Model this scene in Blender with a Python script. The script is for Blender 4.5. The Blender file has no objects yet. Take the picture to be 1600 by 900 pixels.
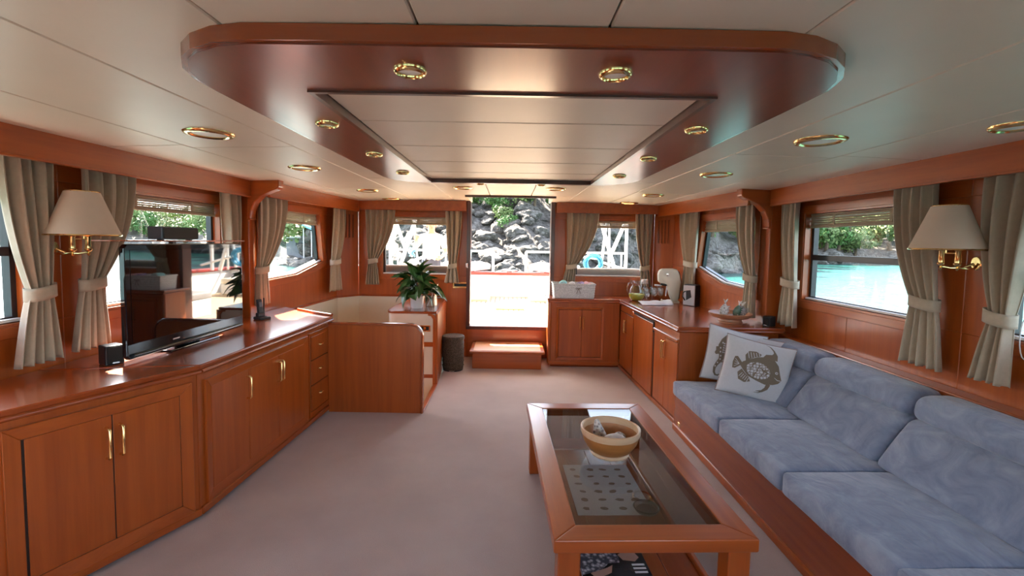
import bpy, bmesh, math, random
from mathutils import Vector, Matrix, Euler, noise
random.seed(7)
SC = bpy.context.scene
COL = SC.collection
R = math.radians

# ------------------------------------------------------------------ camera, sky, sun, exposure
cam_d = bpy.data.cameras.new('camera'); cam = bpy.data.objects.new('camera', cam_d); COL.objects.link(cam)
cam_d.sensor_width = 36.0; cam_d.lens = 36.0 * 720 / 1600
cam_d.shift_x = 4 / 1600; cam_d.shift_y = -27 / 1600
cam_d.clip_start = 0.02; cam_d.clip_end = 2000
cam.matrix_world = Matrix.Translation((0, 0, 1.55)) @ Matrix.Rotation(R(90 - 3.6), 4, 'X') @ Matrix.Rotation(R(.95), 4, 'Z')
SC.camera = cam

SUN_EL, SUN_DIR = R(44), Vector((.64, -.77, 0)).normalized()      # light travels towards +x, -y
W = bpy.data.worlds.new('sky'); SC.world = W; W.use_nodes = True
nt = W.node_tree; nt.nodes.clear()
sky = nt.nodes.new('ShaderNodeTexSky'); sky.sky_type = 'NISHITA'; sky.sun_disc = False
sky.sun_elevation = SUN_EL; sky.sun_rotation = math.atan2(-SUN_DIR.x, -SUN_DIR.y)
sky.air_density = 1.0; sky.dust_density = 2.0
bg = nt.nodes.new('ShaderNodeBackground'); bg.inputs['Strength'].default_value = .30
wo = nt.nodes.new('ShaderNodeOutputWorld')
hs_ = nt.nodes.new('ShaderNodeHueSaturation'); hs_.inputs['Saturation'].default_value = .65   # hazy summer sky
nt.links.new(sky.outputs[0], hs_.inputs['Color']); nt.links.new(hs_.outputs[0], bg.inputs[0]); nt.links.new(bg.outputs[0], wo.inputs[0])
sd = bpy.data.lights.new('sun', 'SUN'); sd.energy = 17.0; sd.angle = R(.6); sd.color = (1, .90, .76)
so = bpy.data.objects.new('sun', sd); COL.objects.link(so)
_d = SUN_DIR * math.cos(SUN_EL) + Vector((0, 0, -math.sin(SUN_EL)))
so.rotation_euler = _d.to_track_quat('-Z', 'Y').to_euler(); so.location = (-20, 13, 30)
SC.view_settings.view_transform = 'Standard'; SC.view_settings.look = 'None'
SC.view_settings.gamma = 1; SC.view_settings.use_curve_mapping = False
SC.view_settings.exposure = 2.3
SC.cycles.max_bounces = 10; SC.cycles.diffuse_bounces = 6; SC.cycles.glossy_bounces = 5
SC.cycles.transparent_max_bounces = 16; SC.cycles.sample_clamp_indirect = 8

# ------------------------------------------------------------------ materials
def nodes(name):
    m = bpy.data.materials.new(name); m.use_nodes = True
    return m, m.node_tree, m.node_tree.nodes['Principled BSDF']
def setp(b, **k):
    for n, v in k.items():
        b.inputs[n.replace('_', ' ')].default_value = v
def C4(c): return (c[0], c[1], c[2], 1)
def texco(t, scale, kind='Object'):
    tc = t.nodes.new('ShaderNodeTexCoord'); mp = t.nodes.new('ShaderNodeMapping')
    mp.inputs['Scale'].default_value = scale
    t.links.new(tc.outputs[kind], mp.inputs['Vector']); return mp.outputs[0]
def noise_n(t, vec, scale, detail=4, rough=.55, dist=0):
    n = t.nodes.new('ShaderNodeTexNoise'); n.inputs['Scale'].default_value = scale
    n.inputs['Detail'].default_value = detail; n.inputs['Roughness'].default_value = rough
    n.inputs['Distortion'].default_value = dist
    t.links.new(vec, n.inputs['Vector']); return n.outputs['Fac']
def ramp(t, fac, stops):
    r = t.nodes.new('ShaderNodeValToRGB'); e = r.color_ramp.elements
    while len(e) < len(stops): e.new(.5)
    for i, (p, c) in enumerate(stops): e[i].position = p; e[i].color = C4(c)
    t.links.new(fac, r.inputs[0]); return r.outputs[0]
def bump(t, b, h, strength, dist=.01):
    n = t.nodes.new('ShaderNodeBump'); n.inputs['Strength'].default_value = strength; n.inputs['Distance'].default_value = dist
    t.links.new(h, n.inputs['Height']); t.links.new(n.outputs[0], b.inputs['Normal'])
def plain(name, c, rough=.5, metal=0, coat=0, var=.06, scale=9, bmp=0, sheen=0, spec=.5):
    m, t, b = nodes(name); setp(b, Roughness=rough, Metallic=metal)
    b.inputs['Coat Weight'].default_value = coat; b.inputs['Sheen Weight'].default_value = sheen
    b.inputs['Specular IOR Level'].default_value = spec
    f = noise_n(t, texco(t, (1, 1, 1)), scale)
    t.links.new(ramp(t, f, [(.3, [x * (1 - var) for x in c]), (.7, [min(1, x * (1 + var)) for x in c])]), b.inputs['Base Color'])
    if bmp: bump(t, b, f, bmp)
    return m
def wood(name, c1, c2, axis, rough=.3, coat=.35, spread=1.0):
    m, t, b = nodes(name); setp(b, Roughness=rough)
    b.inputs['Coat Weight'].default_value = coat; b.inputs['Coat Roughness'].default_value = .16
    s = [16, 16, 16]; s['xyz'.index(axis)] = .7
    f = noise_n(t, texco(t, s), 1.0, 6, .6, .5)
    s2 = [90, 90, 90]; s2['xyz'.index(axis)] = 3
    g = noise_n(t, texco(t, s2), 1.0, 3)
    mx = t.nodes.new('ShaderNodeMath'); mx.operation = 'MULTIPLY_ADD'; mx.inputs[1].default_value = .22
    t.links.new(g, mx.inputs[0]); t.links.new(f, mx.inputs[2])
    t.links.new(ramp(t, mx.outputs[0], [(.38, c2), (.62 * spread + .12, c1)]), b.inputs['Base Color'])
    bump(t, b, g, .03, .002)
    return m
CH1, CH2 = (.45, .098, .012), (.32, .062, .007)
WV = wood('cherry_vertical_grain', CH1, CH2, 'z'); WY = wood('cherry_long_grain', CH1, CH2, 'y'); WX = wood('cherry_cross_grain', CH1, CH2, 'x')
MG1, MG2 = (.34, .066, .012), (.26, .046, .009)
MY = wood('mahogany_long_grain', MG1, MG2, 'y', .22, .6); MX = wood('mahogany_cross_grain', MG1, MG2, 'x', .22, .6); MZ = wood('mahogany_vertical_grain', MG1, MG2, 'z', .22, .6)
SURR = wood('surround_mahogany', (.21, .034, .010), (.16, .025, .008), 'y', .3, .35)
DARKW = wood('dark_mahogany', (.10, .022, .010), (.06, .012, .006), 'z', .3, .4)
BAMB = wood('blind_bamboo', (.46, .37, .26), (.34, .26, .17), 'y', .6, 0)
BOWLW = wood('bowl_wood', (.54, .225, .065), (.44, .16, .038), 'x', .35, .2)
BOWLL = wood('bowl_pale_rim', (.80, .56, .35), (.70, .45, .25), 'x', .4, .1)
CREAM = plain('ceiling_vinyl', (.70, .605, .51), .42, var=.03, scale=3)
WHITEP = plain('ivory_laminate', (.70, .66, .54), .35, var=.02)
CURT = plain('curtain_linen', (.47, .395, .30), .85, var=.05, scale=40, bmp=.05, sheen=.2)
SHADE = plain('lampshade_fabric', (.72, .60, .50), .8, var=.03)
BRASS = plain('brass', (.86, .60, .26), .16, 1, var=.04)
CHROME = plain('chrome', (.8, .8, .82), .12, 1, var=.02)
BLACKG = plain('black_gloss', (.006, .006, .008), .04, var=0, coat=.5)
BLACKM = plain('black_plastic', (.014, .014, .017), .35, var=.1)
GREYM = plain('grey_speaker_side', (.10, .12, .17), .35, var=.05)
ALUB = plain('black_aluminium', (.02, .02, .025), .35, var=.05)
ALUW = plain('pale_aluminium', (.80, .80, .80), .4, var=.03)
GAP = plain('shadow_gap', (.02, .008, .005), .8, var=.1)
WHITE = plain('white_ceramic', (.82, .82, .84), .25, var=.02)
WHITEC = plain('white_cotton', (.78, .78, .84), .9, var=.03, bmp=.05, scale=60)
GEL = plain('white_gelcoat', (.85, .85, .84), .3, var=.02)
CREAMP = plain('cream_plastic', (.70, .66, .56), .3, var=.02)
TEAK = wood('deck_teak', (.60, .46, .30), (.48, .35, .21), 'y', .7, 0)
REDW = wood('red_caprail', (.30, .022, .012), (.22, .015, .009), 'x', .4, .1)
LEAF = plain('leaf_green', (.035, .10, .022), .35, var=.35, scale=14)
SKIN = plain('skin', (.62, .34, .24), .5, var=.05)
DENIM = plain('navy_trousers', (.05, .06, .10), .8)
PRINT = plain('brown_print', (.22, .17, .12), .85, var=.05)
PILLOW = plain('pillow_cotton', (.66, .65, .66), .9, var=.03, scale=50, bmp=.06)
PIPE = plain('pillow_piping', (.36, .28, .27), .9)
BROWNC = plain('brown_vinyl', (.16, .10, .08), .5)
GREYC = plain('grey_vinyl', (.30, .29, .29), .5)
BLUEH = plain('blue_hose', (.05, .30, .50), .4)
LIQ = plain('lime_juice', (.62, .60, .08), .2)

def carpet():
    m, t, b = nodes('carpet'); setp(b, Roughness=.95); b.inputs['Sheen Weight'].default_value = .25
    v = texco(t, (1, 1, 1)); f = noise_n(t, v, 2.2, 5); g = noise_n(t, v, 260, 2)
    t.links.new(ramp(t, f, [(.3, (.47, .375, .35)), (.7, (.56, .46, .43))]), b.inputs['Base Color'])
    bump(t, b, g, .5, .006); return m
CARPET = carpet()
def suede():
    m, t, b = nodes('blue_suede'); setp(b, Roughness=.8); b.inputs['Sheen Weight'].default_value = .35
    b.inputs['Specular IOR Level'].default_value = .25
    v = texco(t, (1, 1, 1)); f = noise_n(t, v, 5.5, 6, .62, 1.2)
    t.links.new(ramp(t, f, [(.30, (.165, .195, .285)), (.52, (.24, .28, .38)), (.72, (.335, .37, .46))]), b.inputs['Base Color'])
    g = noise_n(t, texco(t, (9, 3.2, 6)), 1.6, 3, .5, .8); bump(t, b, g, .75, .022); return m
SUEDE = suede()
def thin_glass(name, tint, base=.03, rough=0.0, top=.75):
    m = bpy.data.materials.new(name); m.use_nodes = True; t = m.node_tree; t.nodes.clear()
    o = t.nodes.new('ShaderNodeOutputMaterial'); mx = t.nodes.new('ShaderNodeMixShader')
    tr = t.nodes.new('ShaderNodeBsdfTransparent'); gl = t.nodes.new('ShaderNodeBsdfGlossy'); lw = t.nodes.new('ShaderNodeLayerWeight')
    tr.inputs[0].default_value = C4(tint); gl.inputs['Roughness'].default_value = rough; lw.inputs[0].default_value = .5
    pw = t.nodes.new('ShaderNodeMath'); pw.operation = 'POWER'; pw.inputs[1].default_value = 5.0
    ml = t.nodes.new('ShaderNodeMath'); ml.operation = 'MULTIPLY_ADD'; ml.inputs[1].default_value = top; ml.inputs[2].default_value = base; ml.use_clamp = True
    t.links.new(lw.outputs['Facing'], pw.inputs[0]); t.links.new(pw.outputs[0], ml.inputs[0]); t.links.new(ml.outputs[0], mx.inputs[0])
    t.links.new(tr.outputs[0], mx.inputs[1]); t.links.new(gl.outputs[0], mx.inputs[2]); t.links.new(mx.outputs[0], o.inputs[0])
    return m
PANE = thin_glass('window_glass', (.96, .98, .98), .015, 0, .4)
SMOKE = thin_glass('smoked_glass', (.62, .63, .62), .05)
GLASSW = thin_glass('glassware', (.93, .95, .96), .07, 0, .8)
WRAP = thin_glass('cellophane', (.86, .86, .84), .08, .1)
def weave(name, c1, c2, sc):
    m, t, b = nodes(name); setp(b, Roughness=.7)
    v = texco(t, (1, 1, 1)); vo = t.nodes.new('ShaderNodeTexVoronoi'); vo.inputs['Scale'].default_value = sc
    t.links.new(v, vo.inputs['Vector'])
    t.links.new(ramp(t, vo.outputs['Distance'], [(.1, c1), (.6, c2)]), b.inputs['Base Color']); bump(t, b, vo.outputs['Distance'], .5, .01); return m
WICK = weave('dark_wicker', (.17, .12, .075), (.06, .04, .022), 90)
RATT = weave('white_basketry', (.80, .79, .78), (.58, .57, .56), 70)
def scales():
    m, t, b = nodes('fish_scale_print'); setp(b, Roughness=.85)
    vo = t.nodes.new('ShaderNodeTexVoronoi'); vo.feature = 'DISTANCE_TO_EDGE'; vo.inputs['Scale'].default_value = 52; vo.inputs['Randomness'].default_value = .35
    t.links.new(texco(t, (1, 1, 1)), vo.inputs['Vector'])
    t.links.new(ramp(t, vo.outputs[0], [(.06, (.24, .18, .13)), (.14, (.66, .65, .66))]), b.inputs['Base Color']); return m
SCALES = scales()
def water():
    m, t, b = nodes('sea_water'); setp(b, Roughness=.17); b.inputs['IOR'].default_value = 1.33
    v = texco(t, (1, 1, 1)); f = noise_n(t, v, .05, 3)
    t.links.new(ramp(t, f, [(.3, (.010, .062, .058)), (.7, (.018, .09, .082))]), b.inputs['Base Color'])
    g = noise_n(t, v, 1.3, 4, .6, .4); bump(t, b, g, .55, .22); return m
WATER = water()
def rocky():
    m, t, b = nodes('shore_rock'); setp(b, Roughness=.9)
    v = texco(t, (1, 1, 1)); f = noise_n(t, v, 2.2, 9, .75)
    t.links.new(ramp(t, f, [(.36, (.035, .028, .022)), (.5, (.14, .12, .10)), (.66, (.30, .275, .245))]), b.inputs['Base Color']); bump(t, b, f, .9, .5); return m
ROCK = rocky()
LAND = plain('dry_earth', (.20, .16, .10), .95, var=.4, scale=.8)
LEAFA = plain('tree_leaf', (.07, .15, .03), .7, var=.4, scale=.7); LEAFB = plain('olive_leaf', (.13, .17, .05), .7, var=.4, scale=.7)
BARK = plain('bark', (.12, .08, .05), .9, var=.3)
def magcover():
    m, t, b = nodes('magazine_cover'); setp(b, Roughness=.25)
    v = texco(t, (1, 1, 1)); f = noise_n(t, v, 6, 4)
    t.links.new(ramp(t, f, [(.4, (.008, .008, .010)), (.7, (.03, .035, .05))]), b.inputs['Base Color']); return m
MAG = magcover()
MAGP = weave('magazine_patterned_dress', (.60, .56, .62), (.03, .03, .05), 55)
PAPER = plain('printed_mat', (.66, .66, .68), .6, var=.03)

# ------------------------------------------------------------------ mesh helpers
WL = {}
def tag(o, label=None, cat=None, group=None, kind=None):
    if label: o['label'] = label
    if cat: o['category'] = cat
    if group: o['group'] = group
    if kind: o['kind'] = kind
    return o
def root(name, loc, label=None, cat=None, group=None, kind=None, rz=0, local=False):
    o = bpy.data.objects.new(name, None); COL.objects.link(o); o.location = loc; o.rotation_euler = (0, 0, rz)
    o.empty_display_size = .05
    WL[o.name] = Vector((0, 0, 0)) if (local or rz) else Vector(loc)
    return tag(o, label, cat, group, kind)
def finish(name, bm, mat, parent=None, smooth=False, sharp=40):
    if parent is not None: off = WL[parent.name]
    else:
        xs = [v.co for v in bm.verts]
        off = Vector((sum((min(c[i] for c in xs), max(c[i] for c in xs))) / 2 for i in range(2))).to_3d(); off.z = min(c.z for c in xs)
    for v in bm.verts: v.co -= off
    me = bpy.data.meshes.new(name); bm.to_mesh(me); bm.free()
    for m in (mat if isinstance(mat, (list, tuple)) else [mat]): me.materials.append(m)
    if smooth:
        me.polygons.foreach_set('use_smooth', [True] * len(me.polygons)); me.set_sharp_from_angle(angle=R(sharp))
    o = bpy.data.objects.new(name, me); COL.objects.link(o)
    if parent is not None: o.parent = parent; WL[o.name] = off.copy()
    else: o.location = off; WL[o.name] = off.copy()
    return o
def bmn(verts, faces):
    bm = bmesh.new(); vs = [bm.verts.new(v) for v in verts]
    for f in faces:
        try: bm.faces.new([vs[i] for i in f])
        except ValueError: pass
    bmesh.ops.recalc_face_normals(bm, faces=bm.faces); return bm
def mk(name, verts, faces, mat, parent=None, smooth=False, bev=0, seg=1, sharp=40):
    bm = bmn(verts, faces)
    if bev:
        es = [e for e in bm.edges if len(e.link_faces) == 2 and e.calc_face_angle(0) > R(25)]
        bmesh.ops.bevel(bm, geom=es, offset=bev, segments=seg, profile=.5, affect='EDGES')
        bmesh.ops.recalc_face_normals(bm, faces=bm.faces)
    return finish(name, bm, mat, parent, smooth, sharp)
HF = [(0, 1, 2, 3), (7, 6, 5, 4), (0, 4, 5, 1), (1, 5, 6, 2), (2, 6, 7, 3), (3, 7, 4, 0)]
def hexa(name, p, mat, parent=None, bev=0, seg=1, smooth=False): return mk(name, p, HF, mat, parent, smooth, bev, seg)
def box(name, x0, x1, y0, y1, z0, z1, mat, parent=None, bev=.003, seg=1, smooth=False):
    return hexa(name, [(x0, y0, z0), (x1, y0, z0), (x1, y1, z0), (x0, y1, z0), (x0, y0, z1), (x1, y0, z1), (x1, y1, z1), (x0, y1, z1)], mat, parent, bev, seg, smooth)
def prism(name, poly, d, mat, parent=None, bev=0, seg=1, smooth=False):
    n = len(poly); a = [Vector(p) for p in poly]; b = [p + Vector(d) for p in a]
    f = [tuple(range(n)), tuple(range(2 * n - 1, n - 1, -1))] + [(i, (i + 1) % n, n + (i + 1) % n, n + i) for i in range(n)]
    return mk(name, a + b, f, mat, parent, smooth, bev, seg)
def lathe(name, prof, c, mat, parent=None, n=24, sx=1, sy=1, smooth=True, sharp=45):
    vs = []; fs = []
    for r, z in prof:
        for k in range(n):
            a = 2 * math.pi * k / n; vs.append((c[0] + r * sx * math.cos(a), c[1] + r * sy * math.sin(a), c[2] + z))
    for i in range(len(prof) - 1):
        for k in range(n): fs.append((i * n + k, i * n + (k + 1) % n, (i + 1) * n + (k + 1) % n, (i + 1) * n + k))
    if prof[0][0] > 1e-4 and prof[0] != prof[-1]:
        fs.append(tuple(range(n)))
    if prof[-1][0] > 1e-4 and prof[0] != prof[-1]: fs.append(tuple(range((len(prof) - 1) * n, len(prof) * n)))
    bm = bmn(vs, fs); bmesh.ops.remove_doubles(bm, verts=bm.verts, dist=1e-5); bmesh.ops.recalc_face_normals(bm, faces=bm.faces)
    return finish(name, bm, mat, parent, smooth, sharp)
def tube(name, pts, r, mat, parent=None, n=8, closed=False):
    pts = [Vector(p) for p in pts]; vs = []; fs = []; m = len(pts); rr = r if isinstance(r, (list, tuple)) else [r] * m
    up = Vector((.31, .17, .93))
    for i, p in enumerate(pts):
        d = (pts[(i + 1) % m] - pts[i - 1]) if (closed or 0 < i < m - 1) else (pts[1] - pts[0] if i == 0 else pts[-1] - pts[-2])
        d.normalize(); a = d.cross(up)
        if a.length < .05: a = d.cross(Vector((1, 0, 0)))
        a.normalize(); b = d.cross(a)
        for k in range(n):
            t = 2 * math.pi * k / n; vs.append(p + (a * math.cos(t) + b * math.sin(t)) * rr[i])
    for i in range(m if closed else m - 1):
        j = (i + 1) % m
        for k in range(n): fs.append((i * n + k, i * n + (k + 1) % n, j * n + (k + 1) % n, j * n + k))
    if not closed: fs += [tuple(range(n)), tuple(range((m - 1) * n, m * n))]
    return mk(name, vs, fs, mat, parent, True, sharp=50)
def arc(c, r, a0, a1, n): return [(c[0] + r * math.cos(R(a0 + (a1 - a0) * i / n)), c[1] + r * math.sin(R(a0 + (a1 - a0) * i / n))) for i in range(n + 1)]
def surf(name, fn, nu, nv, mat, parent=None, thick=0, closed_u=False):
    vs = [fn(i / (nu if closed_u else nu - 1), j / (nv - 1)) for j in range(nv) for i in range(nu)]
    fs = [(j * nu + i, j * nu + (i + 1) % nu, (j + 1) * nu + (i + 1) % nu, (j + 1) * nu + i) for j in range(nv - 1) for i in range(nu if closed_u else nu - 1)]
    o = mk(name, vs, fs, mat, parent, True, sharp=180)
    if thick:
        md = o.modifiers.new('thickness', 'SOLIDIFY'); md.thickness = thick; md.offset = 0
    return o
def tri(p, q):
    (x, y, z) = q; r = Vector((0, 0, 0))
    for i, (sx, sy, sz) in enumerate([(-1, -1, -1), (1, -1, -1), (1, 1, -1), (-1, 1, -1), (-1, -1, 1), (1, -1, 1), (1, 1, 1), (-1, 1, 1)]):
        r += Vector(p[i]) * ((1 + sx * x) * (1 + sy * y) * (1 + sz * z) / 8)
    return r
def soft(name, p, mat, parent=None, r=.04, puff=.02, cuts=11, wr=.004, seed=0, axis=2):
    """soft upholstered block spanned by eight corners"""
    bm = bmesh.new(); bmesh.ops.create_cube(bm, size=2)
    bmesh.ops.subdivide_edges(bm, edges=bm.edges, cuts=cuts, use_grid_fill=True)
    P = [Vector(q) for q in p]; h = [(P[1] - P[0]).length / 2, (P[3] - P[0]).length / 2, (P[4] - P[0]).length / 2]
    for v in bm.verts:
        c = [math.sin(max(-1, min(1, x)) * math.pi / 2) for x in v.co]
        q = [c[i] * h[i] for i in range(3)]; inn = [max(-h[i] + r, min(h[i] - r, q[i])) if h[i] > r else 0 for i in range(3)]
        d = Vector([q[i] - inn[i] for i in range(3)])
        m = max(abs(d[0]), abs(d[1]), abs(d[2]))
        if d.length > 1e-6: d = d.normalized() * m
        s = [(inn[i] + d[i]) / h[i] for i in range(3)]
        w = tri(P, s)
        o1, o2 = [i for i in range(3) if i != axis]
        nrm = (P[4] - P[0] if axis == 2 else (P[3] - P[0] if axis == 1 else P[1] - P[0])).normalized()
        w += nrm * (s[axis] * puff * (1 - s[o1] ** 2) * (1 - s[o2] ** 2) + wr * noise.noise(w * 7 + Vector((seed, 0, 0))))
        v.co = w
    bmesh.ops.recalc_face_normals(bm, faces=bm.faces)
    return finish(name, bm, mat, parent, True, 180)

class Fr:
    """upright wall frame: u runs along the wall, n into the room"""
    def __init__(s, p, q, side):
        s.O = Vector(p).to_3d(); d = Vector(q) - Vector(p); s.L = d.length; d.normalize(); s.U = d.to_3d()
        n = Vector((-d.y, d.x)).to_3d(); s.N = n * side
    def P(s, u, z, n=0): v = s.O + s.U * u + s.N * n; return Vector((v.x, v.y, z))
def fbox(name, fr, u0, u1, n0, n1, z0, z1, mat, parent=None, bev=.002, seg=1, smooth=False):
    return hexa(name, [fr.P(u0, z0, n0), fr.P(u1, z0, n0), fr.P(u1, z0, n1), fr.P(u0, z0, n1), fr.P(u0, z1, n0), fr.P(u1, z1, n0), fr.P(u1, z1, n1), fr.P(u0, z1, n1)], mat, parent, bev, seg, smooth)
def fpoly(name, fr, poly, n0, n1, mat, parent=None, bev=.002): return prism(name, [fr.P(u, z, n0) for u, z in poly], fr.N * (n1 - n0), mat, parent, bev)
def offset(poly, w):
    n = len(poly); A = sum(poly[i][0] * poly[(i + 1) % n][1] - poly[(i + 1) % n][0] * poly[i][1] for i in range(n))
    s = 1 if A > 0 else -1; out = []
    for i in range(n):
        p0, p1, p2 = Vector(poly[i - 1]), Vector(poly[i]), Vector(poly[(i + 1) % n])
        d1, d2 = (p1 - p0).normalized(), (p2 - p1).normalized()
        n1, n2 = Vector((d1.y, -d1.x)) * s, Vector((d2.y, -d2.x)) * s
        b = (n1 + n2) / (1 + n1.dot(n2)); out.append(tuple(p1 + b * w))
    return out
def ring(name, fr, poly, wo, wi, n0, n1, mat, parent=None, bev=0):
    a, b = offset(poly, wo), offset(poly, wi); n = len(poly)
    vs = [fr.P(*a[i], n0) for i in range(n)] + [fr.P(*b[i], n0) for i in range(n)] + [fr.P(*a[i], n1) for i in range(n)] + [fr.P(*b[i], n1) for i in range(n)]
    fs = []
    for i in range(n):
        j = (i + 1) % n
        fs += [(i, j, n + j, n + i), (2 * n + i, 3 * n + i, 3 * n + j, 2 * n + j), (i, 2 * n + i, 2 * n + j, j), (n + i, n + j, 3 * n + j, 3 * n + i)]
    return mk(name, vs, fs, mat, parent, False, bev)
def copytree(o, parent=None):
    c = o.copy(); COL.objects.link(c); c.parent = parent
    for ch in o.children: copytree(ch, c)
    return c

# ------------------------------------------------------------------ the shell
def zc(x): return 2.075 - .045 * (x / 2.3) ** 2
fl = root('floor', (0, 2, 0), 'pale pinkish beige carpet on the saloon floor', kind='structure')
for a in [(-2.5, 2.6, -1.7, 4.08), (-.765, 2.6, 4.08, 6.2)]:
    box('carpet', *a, -.04, 0, CARPET, fl, 0)
FL = Fr((-2.40, 0), (-2.40, 4), -1); FR_ = Fr((2.44, 0), (2.44, 4), 1)
FLA = Fr((-2.30, 4.0), (-2.2, 5.85), -1); FRA = Fr((2.30, 4.08), (2.07, 5.85), 1)
FLC = Fr((-2.2, 5.85), (-2.0, 6.1), -1); FRC = Fr((2.07, 5.85), (1.9, 6.1), 1)
FB = Fr((0, 6.1), (1, 6.1), -1); FF = Fr((0, -1.6), (1, -1.6), 1)
SILL, HEAD = 1.10, 1.83
def wallp(par, fr, u0, u1, z0, z1, mat=None, n=0): return fbox('panel', fr, u0, u1, -.09, n, z0, z1, mat or WV, par, .003)
wl = root('wall_left', (-2.4, 2, 0), 'cherry panelled wall along the television side', kind='structure')
wr = root('wall_right', (2.44, 2, 0), 'cherry panelled wall along the sofa side', kind='structure')
wb = root('wall_back', (0, 6.1, 0), 'cherry panelled aft wall around the open doorway', kind='structure')
wf = root('wall_front', (0, -1.6, 0), 'cherry panelled forward wall, unseen, with wide windows added for daylight', kind='structure')
for par, fr, L0 in ((wl, FL, 4.0), (wr, FR_, 4.08)):
    for a, b in zip([-1.6, -.5, .6, 1.6, 2.46, 3.3], [-.5, .6, 1.6, 2.46, 3.3, L0]): wallp(par, fr, a, b, 0, SILL)
    for a, b in [(-1.6, 1.3), (1.3, 2.46), (2.46, L0)]: wallp(par, fr, a, b, HEAD, 2.1, WY)
    for a, b in [(-1.6, -.5), (.65, 1.15), (2.29, 2.46), (2.46, 2.70), (3.82, L0)]: wallp(par, fr, a, b, SILL, HEAD)
def apoly(par, fr, poly): return fpoly('panel', fr, poly, -.09, 0, WV, par, .003)
CL = [(.22, 1.13), (.86, 1.15), (1.48, 1.27), (1.38, 1.84), (.22, 1.84)]
CR = [(.18, 1.11), (.70, 1.14), (1.20, 1.28), (1.10, 1.83), (.18, 1.83)]
for par, fr, c in ((wl, FLA, CL), (wr, FRA, CR)):
    e = fr.L
    apoly(par, fr, [(0, 0), (e, 0), (e, c[2][1]), c[2], c[1], c[0], (0, c[0][1])])
    apoly(par, fr, [(0, c[0][1]), c[0], c[4], (0, c[4][1])])
    apoly(par, fr, [c[2], (e, c[2][1]), (e, c[3][1]), c[3]])
    apoly(par, fr, [(0, c[4][1]), (e, c[4][1]), (e, 2.1), (0, 2.1)])
for par, fr, zz in ((wl, FLC, (1.57, 1.87)), (wr, FRC, (1.56, 1.86))):
    wallp(par, fr, 0, fr.L, 0, 2.1)
    for k in range(4):
        u = fr.L / 2 - .075 + k * .05
        ring('louvre_slot', fr, [(u - .007, zz[0]), (u + .007, zz[0]), (u + .007, zz[1]), (u - .007, zz[1])], .006, -.001, 0, .008, WV, par)
        fbox('louvre_shadow', fr, u - .007, u + .007, -.0005, .002, zz[0], zz[1], GAP, par, 0)
BLW, BRW = (-1.70, -.72, 1.08, 1.87), (.86, 1.80, 1.09, 1.86)
for a, b, w in ((-2.0, -.56, BLW), (.58, 1.9, BRW)):
    wallp(wb, FB, a, b, 0, w[2]); wallp(wb, FB, a, b, w[3], 2.1, WX)
    wallp(wb, FB, a, w[0], w[2], w[3]); wallp(wb, FB, w[1], b, w[2], w[3])
wallp(wb, FB, -.56, .58, 0, .40, WX); wallp(wb, FB, -.56, .58, 2.17, 2.45, MX)
wallp(wf, FF, -2.5, 2.5, 0, 1.0); wallp(wf, FF, -2.5, 2.5, 1.85, 2.1)
for a, b in [(-2.5, -2.1), (-.75, -.6), (.6, .75), (2.1, 2.5)]: wallp(wf, FF, a, b, 1.0, 1.85)

WN = [0]
def window(fr, poly, bar, label):
    WN[0] += 1; c = fr.P(sum(p[0] for p in poly) / len(poly), min(p[1] for p in poly), -.05)
    w = root('window_%d' % WN[0], c, label, kind='structure')
    ring('casing', fr, poly, .055, -.002, 0, .016, WY, w, .003)
    ring('reveal', fr, poly, .004, -.016, -.088, .012, WV, w)
    ring('metal_frame', fr, poly, -.016, -.042, -.085, -.045, ALUB, w)
    u = [p[0] for p in poly]; q = offset(poly, -.03)
    zs = [z for _, z in q]
    if bar:
        x0, x1 = min(p[0] for p in q), max(p[0] for p in q)
        for a, b in ((min(zs), bar - .015), (bar + .015, max(zs))):
            fpoly('pane', fr, [(x0, a), (x1, a), (x1, b), (x0, b)], -.068, -.062, PANE, w, 0)
        fbox('transom_bar', fr, x0, x1, -.08, -.045, bar - .025, bar + .02, ALUB, w)
    else: fpoly('pane', fr, q, -.068, -.062, PANE, w, 0)
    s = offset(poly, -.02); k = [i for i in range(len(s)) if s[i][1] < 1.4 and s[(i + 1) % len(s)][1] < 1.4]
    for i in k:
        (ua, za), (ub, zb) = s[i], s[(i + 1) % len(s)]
        prism('sill_channel_glint', [fr.P(ua, za, -.045), fr.P(ub, zb, -.045), fr.P(ub, zb + .014, -.045), fr.P(ua, za + .014, -.045)], fr.N * .03, ALUW, w)  # pale strip stands in for sunlit reflection on the frame bottom
    return w
rect = lambda a, b, c, d: [(a, c), (b, c), (b, d), (a, d)]
window(FL, rect(1.15, 2.29, SILL, HEAD), 1.465, 'forward left side window, only its aft edge in view')
window(FL, rect(2.70, 3.82, SILL, HEAD), 1.465, 'left side window behind the television with black transom bar')
window(FLA, CL, None, 'left aft window with a slanted edge and raised lower corner')
window(FB, rect(*BLW), None, 'aft wall window behind the potted plant')
window(FB, rect(*BRW), None, 'aft wall window above the towel basket')
window(FRA, CR, None, 'right aft window with a slanted edge above the coffee machine')
window(FR_, rect(2.70, 3.82, SILL, HEAD), 1.465, 'right side window above the sofa with black transom bar')
window(FR_, rect(1.15, 2.29, SILL, HEAD), 1.465, 'forward right side window behind the outermost curtain')
window(FL, rect(-.5, .65, SILL, HEAD), None, 'left side window beside the viewer, unseen, added for daylight')  # this window and the next are unseen, put in for lighting
window(FR_, rect(-.5, .65, SILL, HEAD), None, 'right side window beside the viewer, unseen, added for daylight')
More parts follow.
